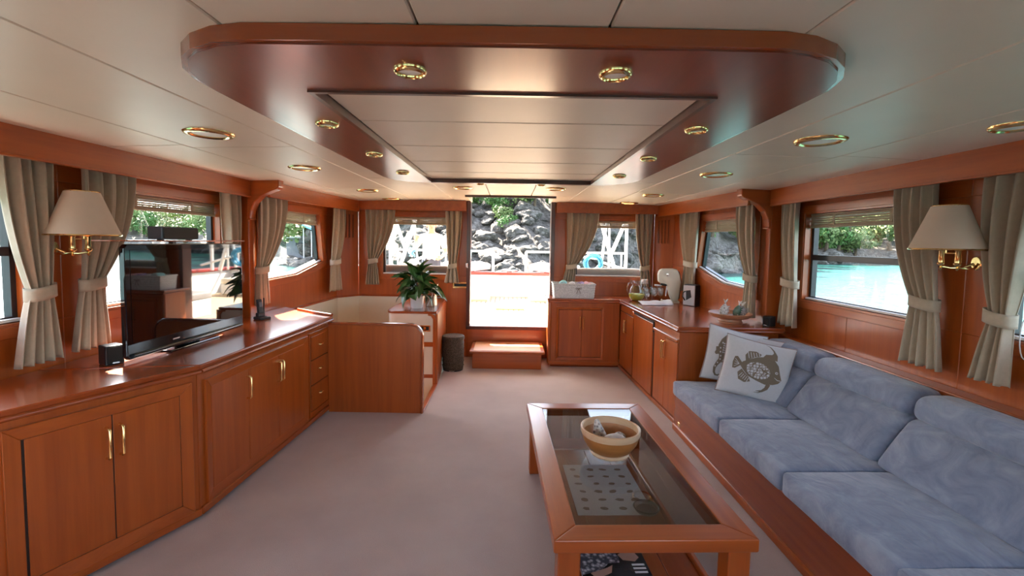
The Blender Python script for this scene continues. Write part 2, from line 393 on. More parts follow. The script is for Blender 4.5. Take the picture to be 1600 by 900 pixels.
for a, b, s in ((-2.1, -.75, 'left'), (-.6, .6, 'middle'), (.75, 2.1, 'right')): window(FF, rect(a, b, 1.0, 1.85), None, s + ' forward windscreen behind the viewer, unseen, made wide for fill daylight')  # unseen windscreens, made large to fill the foreground with daylight

# ceiling
ce = root('ceiling', (0, 2, 2.06), 'cream vinyl ceiling panels with narrow joints', kind='structure')
xs = [-2.4, -1.79, -1.22, -.72, -.235, .235, .72, 1.25, 1.80, 2.44]
def cpanel(x0, x1, y0, y1):
    g = .0025; n = 3; top = []; vs = []; x0 += g; x1 -= g; y0 += g; y1 -= g
    P = [(x0, y0, zc(x0)), (x1, y0, zc(x1)), (x1, y1, zc(x1)), (x0, y1, zc(x0))]
    hexa('panel', P + [(x, y, z + .02) for x, y, z in P], CREAM, ce, .004)
for a, b in zip(xs[:-1], xs[1:]):
    mid = abs((a + b) / 2) < 1.0
    if abs((a + b) / 2) < .4 or (abs(a) < .75 and abs(b) < .75):
        cpanel(a, b, -1.6, 1.32)
        if abs(a + b) < .1: cpanel(a, b, 3.7, 5.3)
        else:
            s = 1 if a > 0 else -1; lo, hi = sorted((s * .235, s * .72)); m = s * .5
            cpanel(lo, hi, 3.7, 5.3); l2, h2 = sorted((m, s * .72)); cpanel(l2, h2, 5.3, 6.1)
    elif abs((a + b) / 2) < 1.1:
        cpanel(a, b, -1.6, 2.55 if 0 else 3.9); cpanel(a, b, 3.9, 6.1)
    else:
        y = 2.55 if abs((a + b) / 2) > 1.6 else 2.62
        cpanel(a, b, -1.6, y); cpanel(a, b, y, 4.6); cpanel(a, b, 4.6, 6.1)
for x0, x1, y0, y1 in ((-2.6, 2.6, -1.75, 5.29), (-2.6, -.505, 5.29, 6.2), (.505, 2.6, 5.29, 6.2)): box('backing', x0, x1, y0, y1, 2.10, 2.13, GAP, ce, 0)
hw = root('trim_1', (0, 5.7, 2.1), 'white lined hatch recess in the ceiling above the doorway', kind='structure')
box('recess_top', -.56, .56, 5.25, 6.2, 2.45, 2.47, WHITEP, hw); box('recess_side', -.52, -.50, 5.29, 6.1, 2.06, 2.45, WHITEP, hw); box('recess_side', .50, .52, 5.29, 6.1, 2.06, 2.45, WHITEP, hw)
box('recess_lip', -.52, .52, 5.285, 5.30, 2.05, 2.45, DARKW, hw)
# raised mahogany surround with its cream panels
sk = root('trim_2', (0, 2.5, 2.03), 'glossy mahogany surround with rounded corners in the middle of the ceiling', kind='structure')
OX, OY0, OY1, RAD = .965, 1.165, 3.86, .34; IX, IY0, IY1 = .655, 1.515, 3.765
def rr(th, cx, cy, hx, hy, rad):
    d = Vector((math.cos(th), math.sin(th))); lo, hi = 0, 5
    for _ in range(40):
        m = (lo + hi) / 2; p = d * m; q = Vector((max(abs(p.x) - hx + rad, 0), max(abs(p.y) - hy + rad, 0)))
        if (q.length <= rad if rad > 0 else (abs(p.x) <= hx and abs(p.y) <= hy)): lo = m
        else: hi = m
    return (cx + d.x * lo, cy + d.y * lo)
ccx, ccy = 0, (IY0 + IY1) / 2; ocy = (OY0 + OY1) / 2
ths = sorted([2 * math.pi * k / 120 for k in range(120)] + [math.atan2(a * (IY1 - IY0) / 2, b * IX) % (2 * math.pi) for a in (1, -1) for b in (1, -1)])
inn = [rr(t, ccx, ccy, IX, (IY1 - IY0) / 2, 0) for t in ths]
def oray(t):   # same ray from the inner centre, met with the outer outline
    lo, hi = 0, 5; d = Vector((math.cos(t), math.sin(t)))
    for _ in range(40):
        m = (lo + hi) / 2; p = d * m + Vector((0, ccy - ocy)); q = Vector((max(abs(p.x) - OX + RAD, 0), max(abs(p.y) - (OY1 - OY0) / 2 + RAD, 0)))
        if q.length <= RAD and abs(p.x) <= OX and abs(p.y) <= (OY1 - OY0) / 2: lo = m
        else: hi = m
    return (d.x * lo, ccy + d.y * lo)
out = [oray(t) for t in ths]; n = len(ths)
def band(name, A, B, z0, z1, mat, par, bev=0):
    n = len(A); vs = [(x, y, z0) for x, y in A] + [(x, y, z0) for x, y in B] + [(x, y, z1) for x, y in A] + [(x, y, z1) for x, y in B]; fs = []
    for i in range(n):
        j = (i + 1) % n; fs += [(i, j, n + j, n + i), (2 * n + i, 3 * n + i, 3 * n + j, 2 * n + j), (i, 2 * n + i, 2 * n + j, j), (n + i, n + j, 3 * n + j, 3 * n + i)]
    return mk(name, vs, fs, mat, par, True, sharp=30)
band('surround_board', out, inn, 2.025, 2.085, SURR, sk)
edge = [(x + (x - 0) / max(.01, math.hypot(x, y - ocy)) * .016, y + (y - ocy) / max(.01, math.hypot(x, y - ocy)) * .016) for x, y in out]
band('edge_bead', edge, out, 2.03, 2.07, MX, sk)
def sc_rect(w): return [(-IX - w, IY0 - w), (IX + w, IY0 - w), (IX + w, IY1 + w), (-IX - w, IY1 + w)]
band('inner_bead', sc_rect(.004), sc_rect(-.014), 2.018, 2.06, DARKW, sk)
ys = [IY0 + .012, 1.97, 2.47, 2.94, 3.38, IY1 - .012]
for a, b in zip(ys[:-1], ys[1:]): box('cream_panel', -IX + .012, IX - .012, a + .002, b - .002, 2.048, 2.07, CREAM, sk, .006)

# pelmets (boards that hide the curtain tracks)
TN = [2]
def trim(loc, label):
    TN[0] += 1; return root('trim_%d' % TN[0], loc, label, kind='structure')
def pelmet(p, q, side, z0, z1, label):
    f = Fr(p, q, side); t = trim(f.P(f.L / 2, z0), label)
    fbox('board', f, 0, f.L, -.022, 0, z0, z1, WY, t, .003); fbox('lower_bead', f, 0, f.L, -.026, .004, z0 - .008, z0 + .004, WY, t, .002)
pelmet((-2.215, -1.6), (-2.215, 4.0), -1, 1.90, 2.04, 'long cherry pelmet board above the television side windows')
pelmet((2.235, -1.6), (2.235, 4.0), 1, 1.90, 2.04, 'long cherry pelmet board above the sofa side windows')
pelmet((-2.10, 4.05), (-1.945, 5.96), -1, 1.91, 2.045, 'short cherry pelmet above the left aft window')
pelmet((2.07, 4.05), (1.895, 5.96), 1, 1.91, 2.045, 'short cherry pelmet above the right aft window')
pelmet((-1.95, 5.95), (-.57, 5.95), -1, 1.94, 2.065, 'cherry pelmet across the aft wall left of the doorway')
pelmet((.60, 5.95), (1.90, 5.95), -1, 1.94, 2.065, 'cherry pelmet across the aft wall right of the doorway')
for s, x, y, lb in ((-1, 2.30, 4.0, 'left'), (1, 2.32, 4.06, 'right')):
    t = trim((s * x, y, 0), 'curved cherry knee bracket on its post along the %s wall' % lb)
    x0, x1 = sorted((s * (x + .12), s * (x - .06))); box('post', x0, x1, y - .035, y + .035, 0, 2.06, WV, t, .006)
    pf = [(x - .05, 2.06), (x - .05, 1.71), (x - .075, 1.71), (x - .085, 1.78), (x - .115, 1.85), (x - .17, 1.905), (x - .25, 1.945), (x - .305, 1.965), (x - .325, 1.985), (x - .325, 2.06)]
    prism('knee', [(s * a, y - .045, b) for a, b in pf], (0, .09, 0), WX, t, .006)
    box('foot_cap', *sorted((s * (x - .05), s * (x - .082))), y - .05, y + .05, 1.700, 1.714, WX, t)
# doorway
dr = root('door_1', (0, 6.1, .4), 'open aft doorway with a dark mahogany frame', kind='structure')
box('jamb', -.565, -.515, 6.04, 6.2, .40, 2.45, DARKW, dr); box('jamb', .535, .585, 6.04, 6.2, .40, 2.45, DARKW, dr)
box('threshold', -.565, .585, 6.03, 6.2, .385, .43, DARKW, dr); box('lintel', -.565, .585, 6.06, 6.2, 2.14, 2.19, DARKW, dr)
box('catch_pillar', -.575, -.545, 6.02, 6.05, 1.2, 1.26, CHROME, dr); box('door_track', -.52, -.50, 6.06, 6.10, 1.32, 1.44, CHROME, dr, .004)
# door latch plate let into the wall
lp = root('door_latch', (-.65, 6.1, .92), 'brass flush pull plate on the wall left of the doorway', 'latch')
ring('brass_rim', FB, rect(-.745, -.545, .93, 1.0), .006, -.018, 0, .014, BRASS, lp, .003); fbox('dark_recess', FB, -.735, -.555, 0, .004, .94, .99, BLACKM, lp)
# stairwell
sw = trim((-1.6, 5, -.8), 'ivory lined stairwell going down behind the low partition')
fbox('lining', FLA, .1, FLA.L, 0, .012, -.9, .80, WHITEP, sw); fbox('lining', FLC, 0, FLC.L, 0, .012, -.9, .80, WHITEP, sw); fbox('lining', FB, -2.0, -.90, 0, .012, -.9, .80, WHITEP, sw)
fbox('ledge', FLA, .1, FLA.L, 0, .022, .80, .822, MY, sw); fbox('ledge', FLC, 0, FLC.L, 0, .022, .80, .822, MY, sw); fbox('ledge', FB, -2.0, -.86, 0, .022, .80, .822, MX, sw)
box('well_floor', -2.4, -.8, 4.0, 6.2, -.95, -.9, MX, sw); box('well_side', -2.4, -.8, 4.085, 4.10, -.9, -.041, WHITEP, sw); box('well_side', -.79, -.766, 4.09, 6.1, -.9, -.041, WHITEP, sw)
for k in range(4): box('tread', -1.12 - .28 * k, -.80 - .28 * k, 4.11, 4.85, -.24 - .21 * k, -.20 - .21 * k, MY, sw, .005)
box('kerb', -.80, -.755, 4.085, 4.86, -.02, .012, WY, sw, .004)
# sofa side ledge
t = trim((2.38, 1.5, .74), 'long polished cherry ledge running behind the sofa back')
box('ledge_board', 2.33, 2.44, -1.55, 4.03, .765, .795, WY, t, .008, 2); box('ledge_apron', 2.345, 2.44, -1.55, 4.03, .70, .765, WY, t)

# ------------------------------------------------------------------ ceiling lights
def clight(x, y, r, z, label, group):
    t = root('ceiling_light', (x, y, z), label, 'ceiling light', group)
    lathe('rim', [(r * .70, .006), (r * .70, -.008), (r * .78, -.014), (r * .93, -.011), (r, -.003), (r, .006), (r * .70, .006)], (x, y, z), BRASS, t, 32)
    lathe('lens', [(0, -.006), (r * .3, -.0075), (r * .70, -.004), (r * .70, .004), (0, .004)], (x, y, z), FROST, t, 24)
FROST = plain('frosted_lens', (.85, .84, .82), .5, var=.02)
for k, (y, d) in enumerate([(2.29, 'nearest'), (3.34, 'second'), (4.80, 'third'), (5.75, 'farthest')]):
    clight(-1.48, y, .112, zc(1.48), f'{d} brass ceiling light in the row along the left side', 'ceiling lights along the sides')
    clight(1.47, y if k else 2.23, .112, zc(1.48), f'{d} brass ceiling light in the row along the right side', 'ceiling lights along the sides')
clight(2.0, 1.86, .085, zc(2.0), 'brass ceiling light over the forward end of the sofa, at the picture edge', 'ceiling lights along the sides')
clight(-.47, 4.55, .10, zc(.47), 'brass ceiling light left of the hatch recess above the doorway', 'ceiling lights before the doorway')
clight(.44, 4.52, .10, zc(.44), 'brass ceiling light right of the hatch recess above the doorway', 'ceiling lights before the doorway')
for sx, sn in ((-1, 'left'), (1, 'right')):
    clight(sx * .287, 1.32, .047, 2.025, f'small brass downlight in the near edge of the mahogany surround, {sn} one', 'downlights in the surround')
    for y, d in ((1.93, 'nearest'), (2.59, 'middle'), (3.27, 'farthest')): clight(sx * .76, y, .047, 2.025, f'{d} small brass downlight on the {sn} side of the mahogany surround', 'downlights in the surround')
    clight(sx * .25, 3.815, .032, 2.025, f'tiny downlight in the far edge of the mahogany surround, {sn} one', 'downlights in the surround')

# ------------------------------------------------------------------ cabinets
def handle(par, fr, u, z0, z1, n, mat=BRASS):
    o = tube('handle', [fr.P(u, z0, n - .004), fr.P(u, z0 + .002, n + .024), fr.P(u, z0 + .008, n + .03), fr.P(u, z1 - .008, n + .03), fr.P(u, z1 - .002, n + .024), fr.P(u, z1, n - .004)], .0062, mat, par, 8)
    return o
def moulding(par, fr, u0, u1, z0, z1, w=.05, sides='lrtb'):
    a = rect(u0, u1, z0, z1); b = offset(a, -w)
    for k, s in enumerate('brtl'):
        if s not in sides: continue
        j = (k + 1) % 4
        p = [fr.P(*a[k], 0), fr.P(*a[j], 0), fr.P(*b[j], 0), fr.P(*b[k], 0)]
        q = [fr.P(*a[k], .016), fr.P(*a[j], .016), fr.P(*b[j], .006), fr.P(*b[k], .006)]
        hexa('frame_moulding', p + q, WY if s in 'bt' else WV, par, .0025)
def door(par, fr, u0, u1, z0, z1, hu=None, hz=None, n0=-.004, n1=.006, name='door'):
    d = fbox(name, fr, u0 + .002, u1 - .002, n0, n1, z0 + .002, z1 - .002, WV, par, .0025)
    if hu is not None: handle(d, fr, hu, hz[0], hz[1], n1)
    return d
GL = Fr((-1.68, 2.45), (-1.61, 4.09), -1)      # long cabinet front, u ~ Y-2.45
GA = Fr((-1.68, 2.45), (-2.285, 1.107), 1)      # angled cabinet front
lc = root('sideboard', (-2.0, 3.2, 0), 'long low cherry cabinet with three doors and a stack of drawers', 'cabinet')
b = [GL.P(0, 0), GL.P(GL.L, 0), Vector((-2.385, 4.09, 0)), Vector((-2.385, 2.45, 0))]
prism('body', [p + Vector((0, 0, .05)) for p in b], (0, 0, .775), WV, lc, .003)
fbox('gap_board', GL, .10, 1.19, 0, .003, .085, .72, GAP, lc, 0); fbox('gap_board', GL, 1.27, 1.63, 0, .003, .095, .755, GAP, lc, 0)
prism('plinth', [p + (GL.N * -.03) + Vector((0, 0, 0)) for p in b[:2]] + b[2:], (0, 0, .05), MY, lc)
moulding(lc, GL, .045, 1.225, .065, .765, .055); fbox('base_rail', GL, 0, GL.L, 0, .018, .02, .062, WY, lc, .005)
for u0, u1, hu in ((.10, .447, .425), (.447, .80, .782), (.80, 1.175, .818)): door(lc, GL, u0, u1, .115, .715, hu, (.53, .67))
moulding(lc, GL, 1.245, 1.635, .075, .775, .035)
for z0, z1 in ((.545, .742), (.335, .541), (.115, .331)):
    d = door(lc, GL, 1.285, 1.60, z0, z1, n1=.01, name='drawer'); zm = (z0 + z1) / 2 + .01; um = 1.445
    tube('knob', [GL.P(um - .022, zm, .010), GL.P(um - .02, zm, .024), GL.P(um + .02, zm, .024), GL.P(um + .022, zm, .010)], .0055, BRASS, d)
ac = root('corner_cabinet', (-2.1, 1.8, 0), 'angled low cherry cabinet with two doors, nearest on the left', 'cabinet')
b = [GA.P(.003, 0), GA.P(GA.L, 0), Vector((-2.385, 1.107, 0)), Vector((-2.385, 2.446, 0)), Vector((-1.69, 2.446, 0))]
prism('body', [p + Vector((0, 0, .05)) for p in b], (0, 0, .775), WV, ac, .003)
prism('plinth', [b[0] + GA.N * -.03, b[1] + GA.N * -.03] + b[2:4], (0, 0, .05), MY, ac)
fbox('gap_board', GA, .09, .70, 0, .003, .085, .72, GAP, ac, 0); fbox('base_rail', GA, .0, GA.L, 0, .018, .02, .062, WY, ac, .005)
moulding(ac, GA, .035, .755, .06, .775, .058)
door(ac, GA, .093, .389, .118, .718, .362, (.52, .665)); door(ac, GA, .389, .69, .118, .718, .415, (.52, .665))
wt = root('worktop', (-2.05, 3, .83), 'glossy cherry worktop under the television, bent in the middle', 'worktop')
j0 = Vector((-1.655, 2.445)); tops = [(-1.58, 4.105), (-1.80, 4.24), (-2.03, 4.40), (-2.25, 4.62), (-2.288, 4.15), (-2.30, 4.03), (-2.392, 3.96), (-2.392, 2.3)]
prism('top_board', [(j0.x, j0.y, .832)] + [(x, y, .832) for x, y in tops], (0, 0, .028), MY, wt, .007, 2)
prism('top_board', [(j0.x - .001, j0.y - .004, .832), (-2.392, 2.296, .832), (-2.392, 1.0, .832), (-2.30, 1.0, .832)], (0, 0, .028), MY, wt, .007, 2)
tube('front_bead', [(-1.652, 2.445, .824), (-1.578, 4.10, .824)], .012, MY, wt); tube('front_bead', [(-1.655, 2.44, .824), (-2.285, 1.05, .824)], .012, MY, wt)
tube('end_fiddle', [(-1.585, 4.095, .868), (-1.80, 4.225, .870), (-2.02, 4.385, .870)], .014, MX, wt)
# right hand cabinets
GR = Fr((1.445, 3.85), (1.385, 5.67), 1); dy = lambda y: y - 3.85
def runit(name, label, y0, y1):
    t = root(name, (1.8, (y0 + y1) / 2, 0), label, 'cabinet')
    a, c = GR.P(dy(y0) + .001, 0), GR.P(dy(y1) - .001, 0)
    p = [a, c, Vector((2.05 if y1 > 5.3 else 2.12, c.y, 0)), Vector((2.05 if y1 > 5.3 else 2.28, a.y, 0))]
    prism('body', [q + Vector((0, 0, .05)) for q in p], (0, 0, .775), WV, t, .003); prism('plinth', [a - GR.N * .03, c - GR.N * .03] + p[2:], (0, 0, .05), MY, t)
    fbox('base_rail', GR, dy(y0), dy(y1), 0, .016, .012, .05, WY, t, .004)
    return t
t = runit('drinks_cabinet', 'cherry cabinet with two doors next to the sofa end', 3.85, 4.445)
fbox('gap_board', GR, .035, .585, 0, .003, .06, .71, GAP, t, 0); fbox('top_rail', GR, .0, .59, 0, .02, .715, .745, WY, t, .006); fbox('side_stile', GR, 0, .032, 0, .014, .055, .715, WV, t, .005)
door(t, GR, .035, .305, .062, .71, .285, (.515, .675)); door(t, GR, .305, .58, .062, .71, .325, (.515, .675))
t = runit('refrigerator', 'built in refrigerator behind a cherry door with black edging', 4.447, 5.095)
door(t, GR, .622, 1.222, .055, .775, n1=.012)
fbox('black_edging', GR, .618, 1.235, 0, .014, .778, .796, BLACKM, t, .002); fbox('black_edging', GR, .604, .618, 0, .014, .69, .796, BLACKM, t, .002); fbox('hinge_block', GR, 1.20, 1.245, .002, .03, .772, .80, CHROME, t, .004)
fbox('shadow_strip', GR, .604, .618, 0, .004, .055, .69, GAP, t, 0)
t = runit('corner_cupboard', 'cherry cupboard with two narrow doors in the aft corner under the glasses', 5.097, 5.66)
fbox('gap_board', GR, 1.27, 1.80, 0, .003, .06, .73, GAP, t, 0)
door(t, GR, 1.272, 1.53, .062, .725, 1.512, (.50, .65)); door(t, GR, 1.53, 1.795, .062, .725, 1.548, (.50, .65))
GB = Fr((.50, 5.67), (1.385, 5.67), -1)
t = root('linen_cabinet', (.93, 5.88, 0), 'cherry cabinet with two doors beside the doorway under the towel basket', 'cabinet')
prism('body', [(.50, 5.67, .05), (1.383, 5.67, .05), (1.383, 6.035, .05), (.50, 6.035, .05)], (0, 0, .775), WV, t, .012, 2)
box('plinth', .53, 1.383, 5.70, 6.03, 0, .05, MX, t); box('corner_post', .485, .53, 5.655, 5.70, .05, .825, WV, t, .02, 3, True)
fbox('base_rail', GB, 0, .885, 0, .018, .03, .075, WX, t, .006)
moulding(t, GB, .09, .68, .095, .755, .03); fbox('gap_board', GB, .11, .66, 0, .003, .11, .74, GAP, t, 0)
door(t, GB, .122, .405, .128, .722, .383, (.48, .64)); door(t, GB, .405, .65, .128, .722, .427, (.48, .64))
wt = root('worktop', (1.8, 5, .83), 'glossy cherry worktop of the bar, turning the aft right corner', 'worktop')
prism('top_board', [(1.425, 3.83, .832), (2.325, 3.83, .832), (2.305, 4.05, .832), (2.06, 5.84, .832), (1.89, 6.085, .832), (.475, 6.085, .832), (.475, 5.645, .832), (1.362, 5.645, .832)], (0, 0, .028), MY, wt, .007, 2)
tube('front_bead', [(1.427, 3.835, .824), (1.364, 5.64, .824)], .012, MY, wt); tube('front_bead', [(.48, 5.648, .824), (1.36, 5.648, .824)], .012, MX, wt); tube('end_bead', [(1.43, 3.833, .824), (2.3, 3.833, .824)], .012, MX, wt)

# stair partition and console
t = root('stair_partition', (-1.19, 4.06, 0), 'low cherry partition panel with a rounded top corner', 'partition')
ap = [(-1.60, .0), (-.775, .0), (-.775, .70)] + arc((-.865, .70), .09, 0, 90, 8)[1:] + [(-1.60, .79)]
prism('panel', [(x, 4.045, z) for x, z in ap], (0, .035, 0), WV, t, .002)
path = [(-.772, .0), (-.772, .70)] + arc((-.865, .70), .093, 0, 90, 8)[1:] + [(-1.60, .793)]
vs = []; fs = []
for i, (x, z) in enumerate(path):
    d = (Vector(path[min(i + 1, len(path) - 1)]) - Vector(path[max(i - 1, 0)])).normalized(); nn = Vector((d.y, -d.x))
    for w, y in ((0, 4.034), (0, 4.092), (.014, 4.088), (.02, 4.063), (.014, 4.038)): vs.append((x + nn.x * w, y, z + nn.y * w))
for i in range(len(path) - 1):
    for k in range(5): fs.append((i * 5 + k, i * 5 + (k + 1) % 5, (i + 1) * 5 + (k + 1) % 5, (i + 1) * 5 + k))
fs += [tuple(range(5)), tuple(range(len(vs) - 5, len(vs)))]
mk('cap_rail', vs, fs, MX, t, True)
t = root('stair_console', (-1.05, 5.4, 0), 'ivory fronted console with a rounded cherry top beside the stairs', 'cabinet')
GC = Fr((-1.30, 4.87), (-.785, 4.87), -1)
bp = [(-1.30, 4.98)] + [(p[0], p[1]) for p in arc((-1.19, 4.98), .11, 180, 270, 8)][1:] + [(-.785, 4.87), (-.86, 6.07), (-1.30, 6.07)]
prism('body', [(x, y, -.75) for x, y in bp], (0, 0, 1.52), WHITEP, t)
tp = [(-1.315, 4.98)] + [(p[0], p[1]) for p in arc((-1.19, 4.98), .125, 180, 270, 8)][1:] + [(-.80, 4.855), (-.768, 4.885), (-.845, 6.075), (-1.315, 6.075)]
prism('top_board', [(x, y, .768) for x, y in tp], (0, 0, .026), MX, t, .008, 2)
GS = Fr((-.775, 4.865), (-.848, 6.07), 1)
fbox('side_panel', GS, 0, GS.L, -.02, .004, 0, .768, WV, t, .004)
ep = [(-.805, 0), (-.772, 0), (-.772, .72), (-.786, .755), (-.82, .768), (-.86, .768), (-.86, .752), (-.825, .745), (-.805, .715)]
prism('corner_trim', [(x, 4.856, z) for x, z in ep], (0, .02, 0), WV, t, .003)
for z0, z1 in ((.415, .465), (.075, .115)): fbox('wood_band', GC, -.0 + .1, .50, .0, .006, z0, z1, WX, t, .002)
lk = ring('brass_lock_plate', GC, rect(.355, .465, .58, .645), 0, -.012, 0, .008, BRASS, t, .002); fbox('lock_slot', GC, .37, .45, 0, .005, .592, .633, BLACKM, t); fbox('lock_barrel', GC, .395, .42, .004, .012, .598, .626, BRASS, t)
# door step
t = root('door_step', (-.01, 5.78, 0), 'low cherry step in front of the open doorway', 'step')
box('riser_box', -.435, .405, 5.53, 6.03, 0, .19, WX, t, .003); box('top_rim', -.47, .445, 5.495, 6.04, .19, .222, WX, t, .008, 2); box('tread_daylit_top', -.425, .40, 5.535, 6.03, .2215, .226, plain('tread_painted_daylight', (.72, .40, .24), .45), t, 0)  # pinkish tread lightened, so daylight on the step sits in its colour
# waste basket
t = root('waste_basket', (-.663, 5.49, 0), 'round dark wicker waste basket with lid by the doorway step', 'waste basket')
lathe('body', [(0, .012), (.118, .012), (.124, .03), (.130, .20), (.129, .34), (.126, .375), (0, .375)], (-.663, 5.49, 0), WICK, t, 28)
lathe('lid', [(.0, .372), (.134, .372), (.137, .385), (.130, .412), (.10, .42), (.085, .414), (0, .416)], (-.663, 5.49, 0), WICK, t, 28)
lathe('foot_ring', [(.08, 0), (.121, 0), (.123, .014), (.08, .014), (.08, 0)], (-.663, 5.49, 0), BLACKM, t, 28); box('pedal', -.693, -.633, 5.355, 5.375, .008, .018, CHROME, t)
for k in range(6): lathe('woven_hoop', [(.1275, .05 + k * .055), (.1335, .056 + k * .055), (.1275, .062 + k * .055), (.1275, .05 + k * .055)], (-.663, 5.49, 0), WICK, t, 28)

# ------------------------------------------------------------------ curtains, blinds
def curtain(fr, top, tie, bot, zt, zk, zb, nf, label, n=.09, amp=.028, side=0):
    u0, u1 = sorted(top); k0, k1 = sorted(tie); b0, b1 = sorted(bot)
    t = root('curtain', fr.P((u0 + u1) / 2, zb, n), label, 'curtain', 'taupe linen curtains'); ph = random.random() * 6
    def fn(s, v):
        z = zt + (zb - zt) * v; vk = (zt - zk) / (zt - zb)
        if v < vk:
            w = v / vk; e = w ** 2.1; a = u0 + (k0 - u0) * (e if abs(k0 - u0) > abs(k1 - u1) else w ** 1.3); c = u1 + (k1 - u1) * (e if abs(k1 - u1) > abs(k0 - u0) else w ** 1.3)
            A = amp * (1 - .35 * w ** 3); puff = .012 * math.sin(math.pi * w) * 4 * s * (1 - s)
        else:
            w = (v - vk) / (1 - vk); e = w ** .75; a = k0 + (b0 - k0) * e; c = k1 + (b1 - k1) * e; A = amp * (.65 + .35 * w); puff = 0
        q = s * nf * 2 * math.pi + ph
        d = A * (math.sin(q) + .35 * math.sin(2 * q + 1 + ph) + .25 * math.sin(.5 * q + ph * 2 + v))
        return fr.P(a + (c - a) * (s + .012 * math.sin(q * 1.0 + 2)), z + .006 * math.sin(q + 1) * (1 if v > .98 else 0), n + d + puff)
    o = surf('cloth', fn, 15 * nf + 1, 44, CURT, t, .004)
    km, kw = (k0 + k1) / 2, (k1 - k0) / 2 + .012
    def tb(s, v):
        a = 2 * math.pi * s; dx = math.cos(a); dn = math.sin(a)
        return fr.P(km + kw * dx * (1 + .0 * dn), zk + .032 - .064 * v + .012 * dx, n + .004 + (amp * 1.25 + .012) * math.copysign(abs(dn) ** .7, dn))
    surf('tieback', tb, 28, 5, CURT, t, .004, True)
    return t
Y = lambda fr, a, b: ((a - fr.O.y) / fr.U.y, (b - fr.O.y) / fr.U.y)
X = lambda a, b: (a, b)
curtain(FL, (2.10, 2.33), (2.205, 2.305), (2.13, 2.335), 1.925, 1.265, .915, 4, 'curtain left of the left wall lamp, at the picture edge')
curtain(FL, (2.50, 2.84), (2.49, 2.595), (2.42, 2.63), 1.93, 1.285, .925, 4, 'curtain between the left wall lamp and the television window')
curtain(FL, (3.72, 3.95), (3.76, 3.90), (3.74, 3.93), 1.93, 1.27, .93, 3, 'curtain behind the aft edge of the television, forward of the left bracket')
curtain(FLA, Y(FLA, 4.05, 4.50), Y(FLA, 4.04, 4.16), Y(FLA, 4.02, 4.18), 1.925, 1.27, .95, 4, 'curtain just aft of the left bracket, above the telephone')
curtain(FLA, Y(FLA, 5.58, 5.86), Y(FLA, 5.50, 5.68), Y(FLA, 5.46, 5.74), 1.93, 1.275, .92, 3, 'curtain at the slanted end of the left aft window', n=.10)
curtain(FB, (-1.87, -1.48), (-1.835, -1.735), (-1.87, -1.69), 1.96, 1.27, .965, 5, 'curtain on the left side of the aft window behind the plant')
curtain(FB, (-.84, -.63), (-.795, -.70), (-.85, -.66), 1.96, 1.22, 1.0, 3, 'curtain between the plant window and the doorway')
curtain(FB, (.74, 1.16), (.75, .87), (.69, .86), 1.96, 1.24, .98, 5, 'curtain right of the doorway behind the towel basket')
curtain(FB, (1.62, 1.84), (1.715, 1.815), (1.70, 1.85), 1.96, 1.235, .98, 3, 'curtain on the right side of the aft window behind the glasses')
curtain(FRA, Y(FRA, 5.17, 5.56), Y(FRA, 5.21, 5.43), Y(FRA, 5.23, 5.47), 1.93, 1.33, 1.00, 3, 'curtain at the slanted end of the right aft window, behind the coffee machine', n=.055)
curtain(FRA, Y(FRA, 4.17, 4.44), Y(FRA, 4.14, 4.26), Y(FRA, 4.13, 4.29), 1.925, 1.26, .90, 3, 'curtain just aft of the right bracket')
curtain(FR_, (3.78, 4.0), (3.76, 3.93), (3.74, 3.98), 1.93, 1.245, .88, 3, 'curtain just forward of the right bracket, above the sofa end')
curtain(FR_, (2.57, 2.82), (2.52, 2.66), (2.47, 2.70), 1.93, 1.245, .885, 4, 'curtain between the sofa window and the right wall lamp')
curtain(FR_, (2.04, 2.33), (2.135, 2.235), (2.14, 2.32), 1.92, 1.225, .90, 4, 'curtain right of the right wall lamp, at the picture edge')

def blind(fr, u0, u1, z0, z1, label, tapes=2, mat=None, ntop=0):
    t = root('window_blind', fr.P((u0 + u1) / 2, z0, 0), label, 'blind', 'raised bamboo blinds'); m = mat or BAMB; k = max(5, int((z1 - z0) / .017)); h = (z1 - z0 - .02) / k
    for i in range(k):
        zz = z0 + .02 + i * h; w = .004 * math.sin(i * 2.3)
        fbox('slat', fr, u0, u1, -.034 + w, -.024 + w, zz, zz + h * .86, m, t, .001)
    fbox('bottom_rail', fr, u0 - .003, u1 + .003, -.036, -.014, z0, z0 + .02, m, t, .003)
    for i in range(tapes):
        u = u0 + (u1 - u0) * (i + .5) / tapes; fbox('tape', fr, u - .013, u + .013, -.022, -.018, z0 - .002, z1, m, t, .001)
    fbox('head_rail', fr, u0, u1, -.036, -.018, z1, z1 + .012, m, t, .002)
blind(FL, 1.18, 2.26, 1.715, 1.80, 'raised bamboo blind in the forward left window at the picture edge')
blind(FL, 2.73, 3.79, 1.715, 1.80, 'raised bamboo blind above the television')
blind(FLA, .25, 1.36, 1.70, 1.815, 'raised blind in the left aft slanted window')
blind(FB, -1.68, -.74, 1.755, 1.84, 'raised blind in the aft window behind the plant', 3)
blind(FB, .88, 1.78, 1.75, 1.83, 'raised blind in the aft window above the towel basket', 3)
blind(FRA, .21, 1.10, 1.69, 1.805, 'raised blind in the right aft slanted window')
blind(FR_, 2.73, 3.79, 1.70, 1.80, 'raised bamboo blind in the window above the sofa')
blind(FR_, 1.18, 2.26, 1.70, 1.80, 'raised bamboo blind in the forward right window at the picture edge')
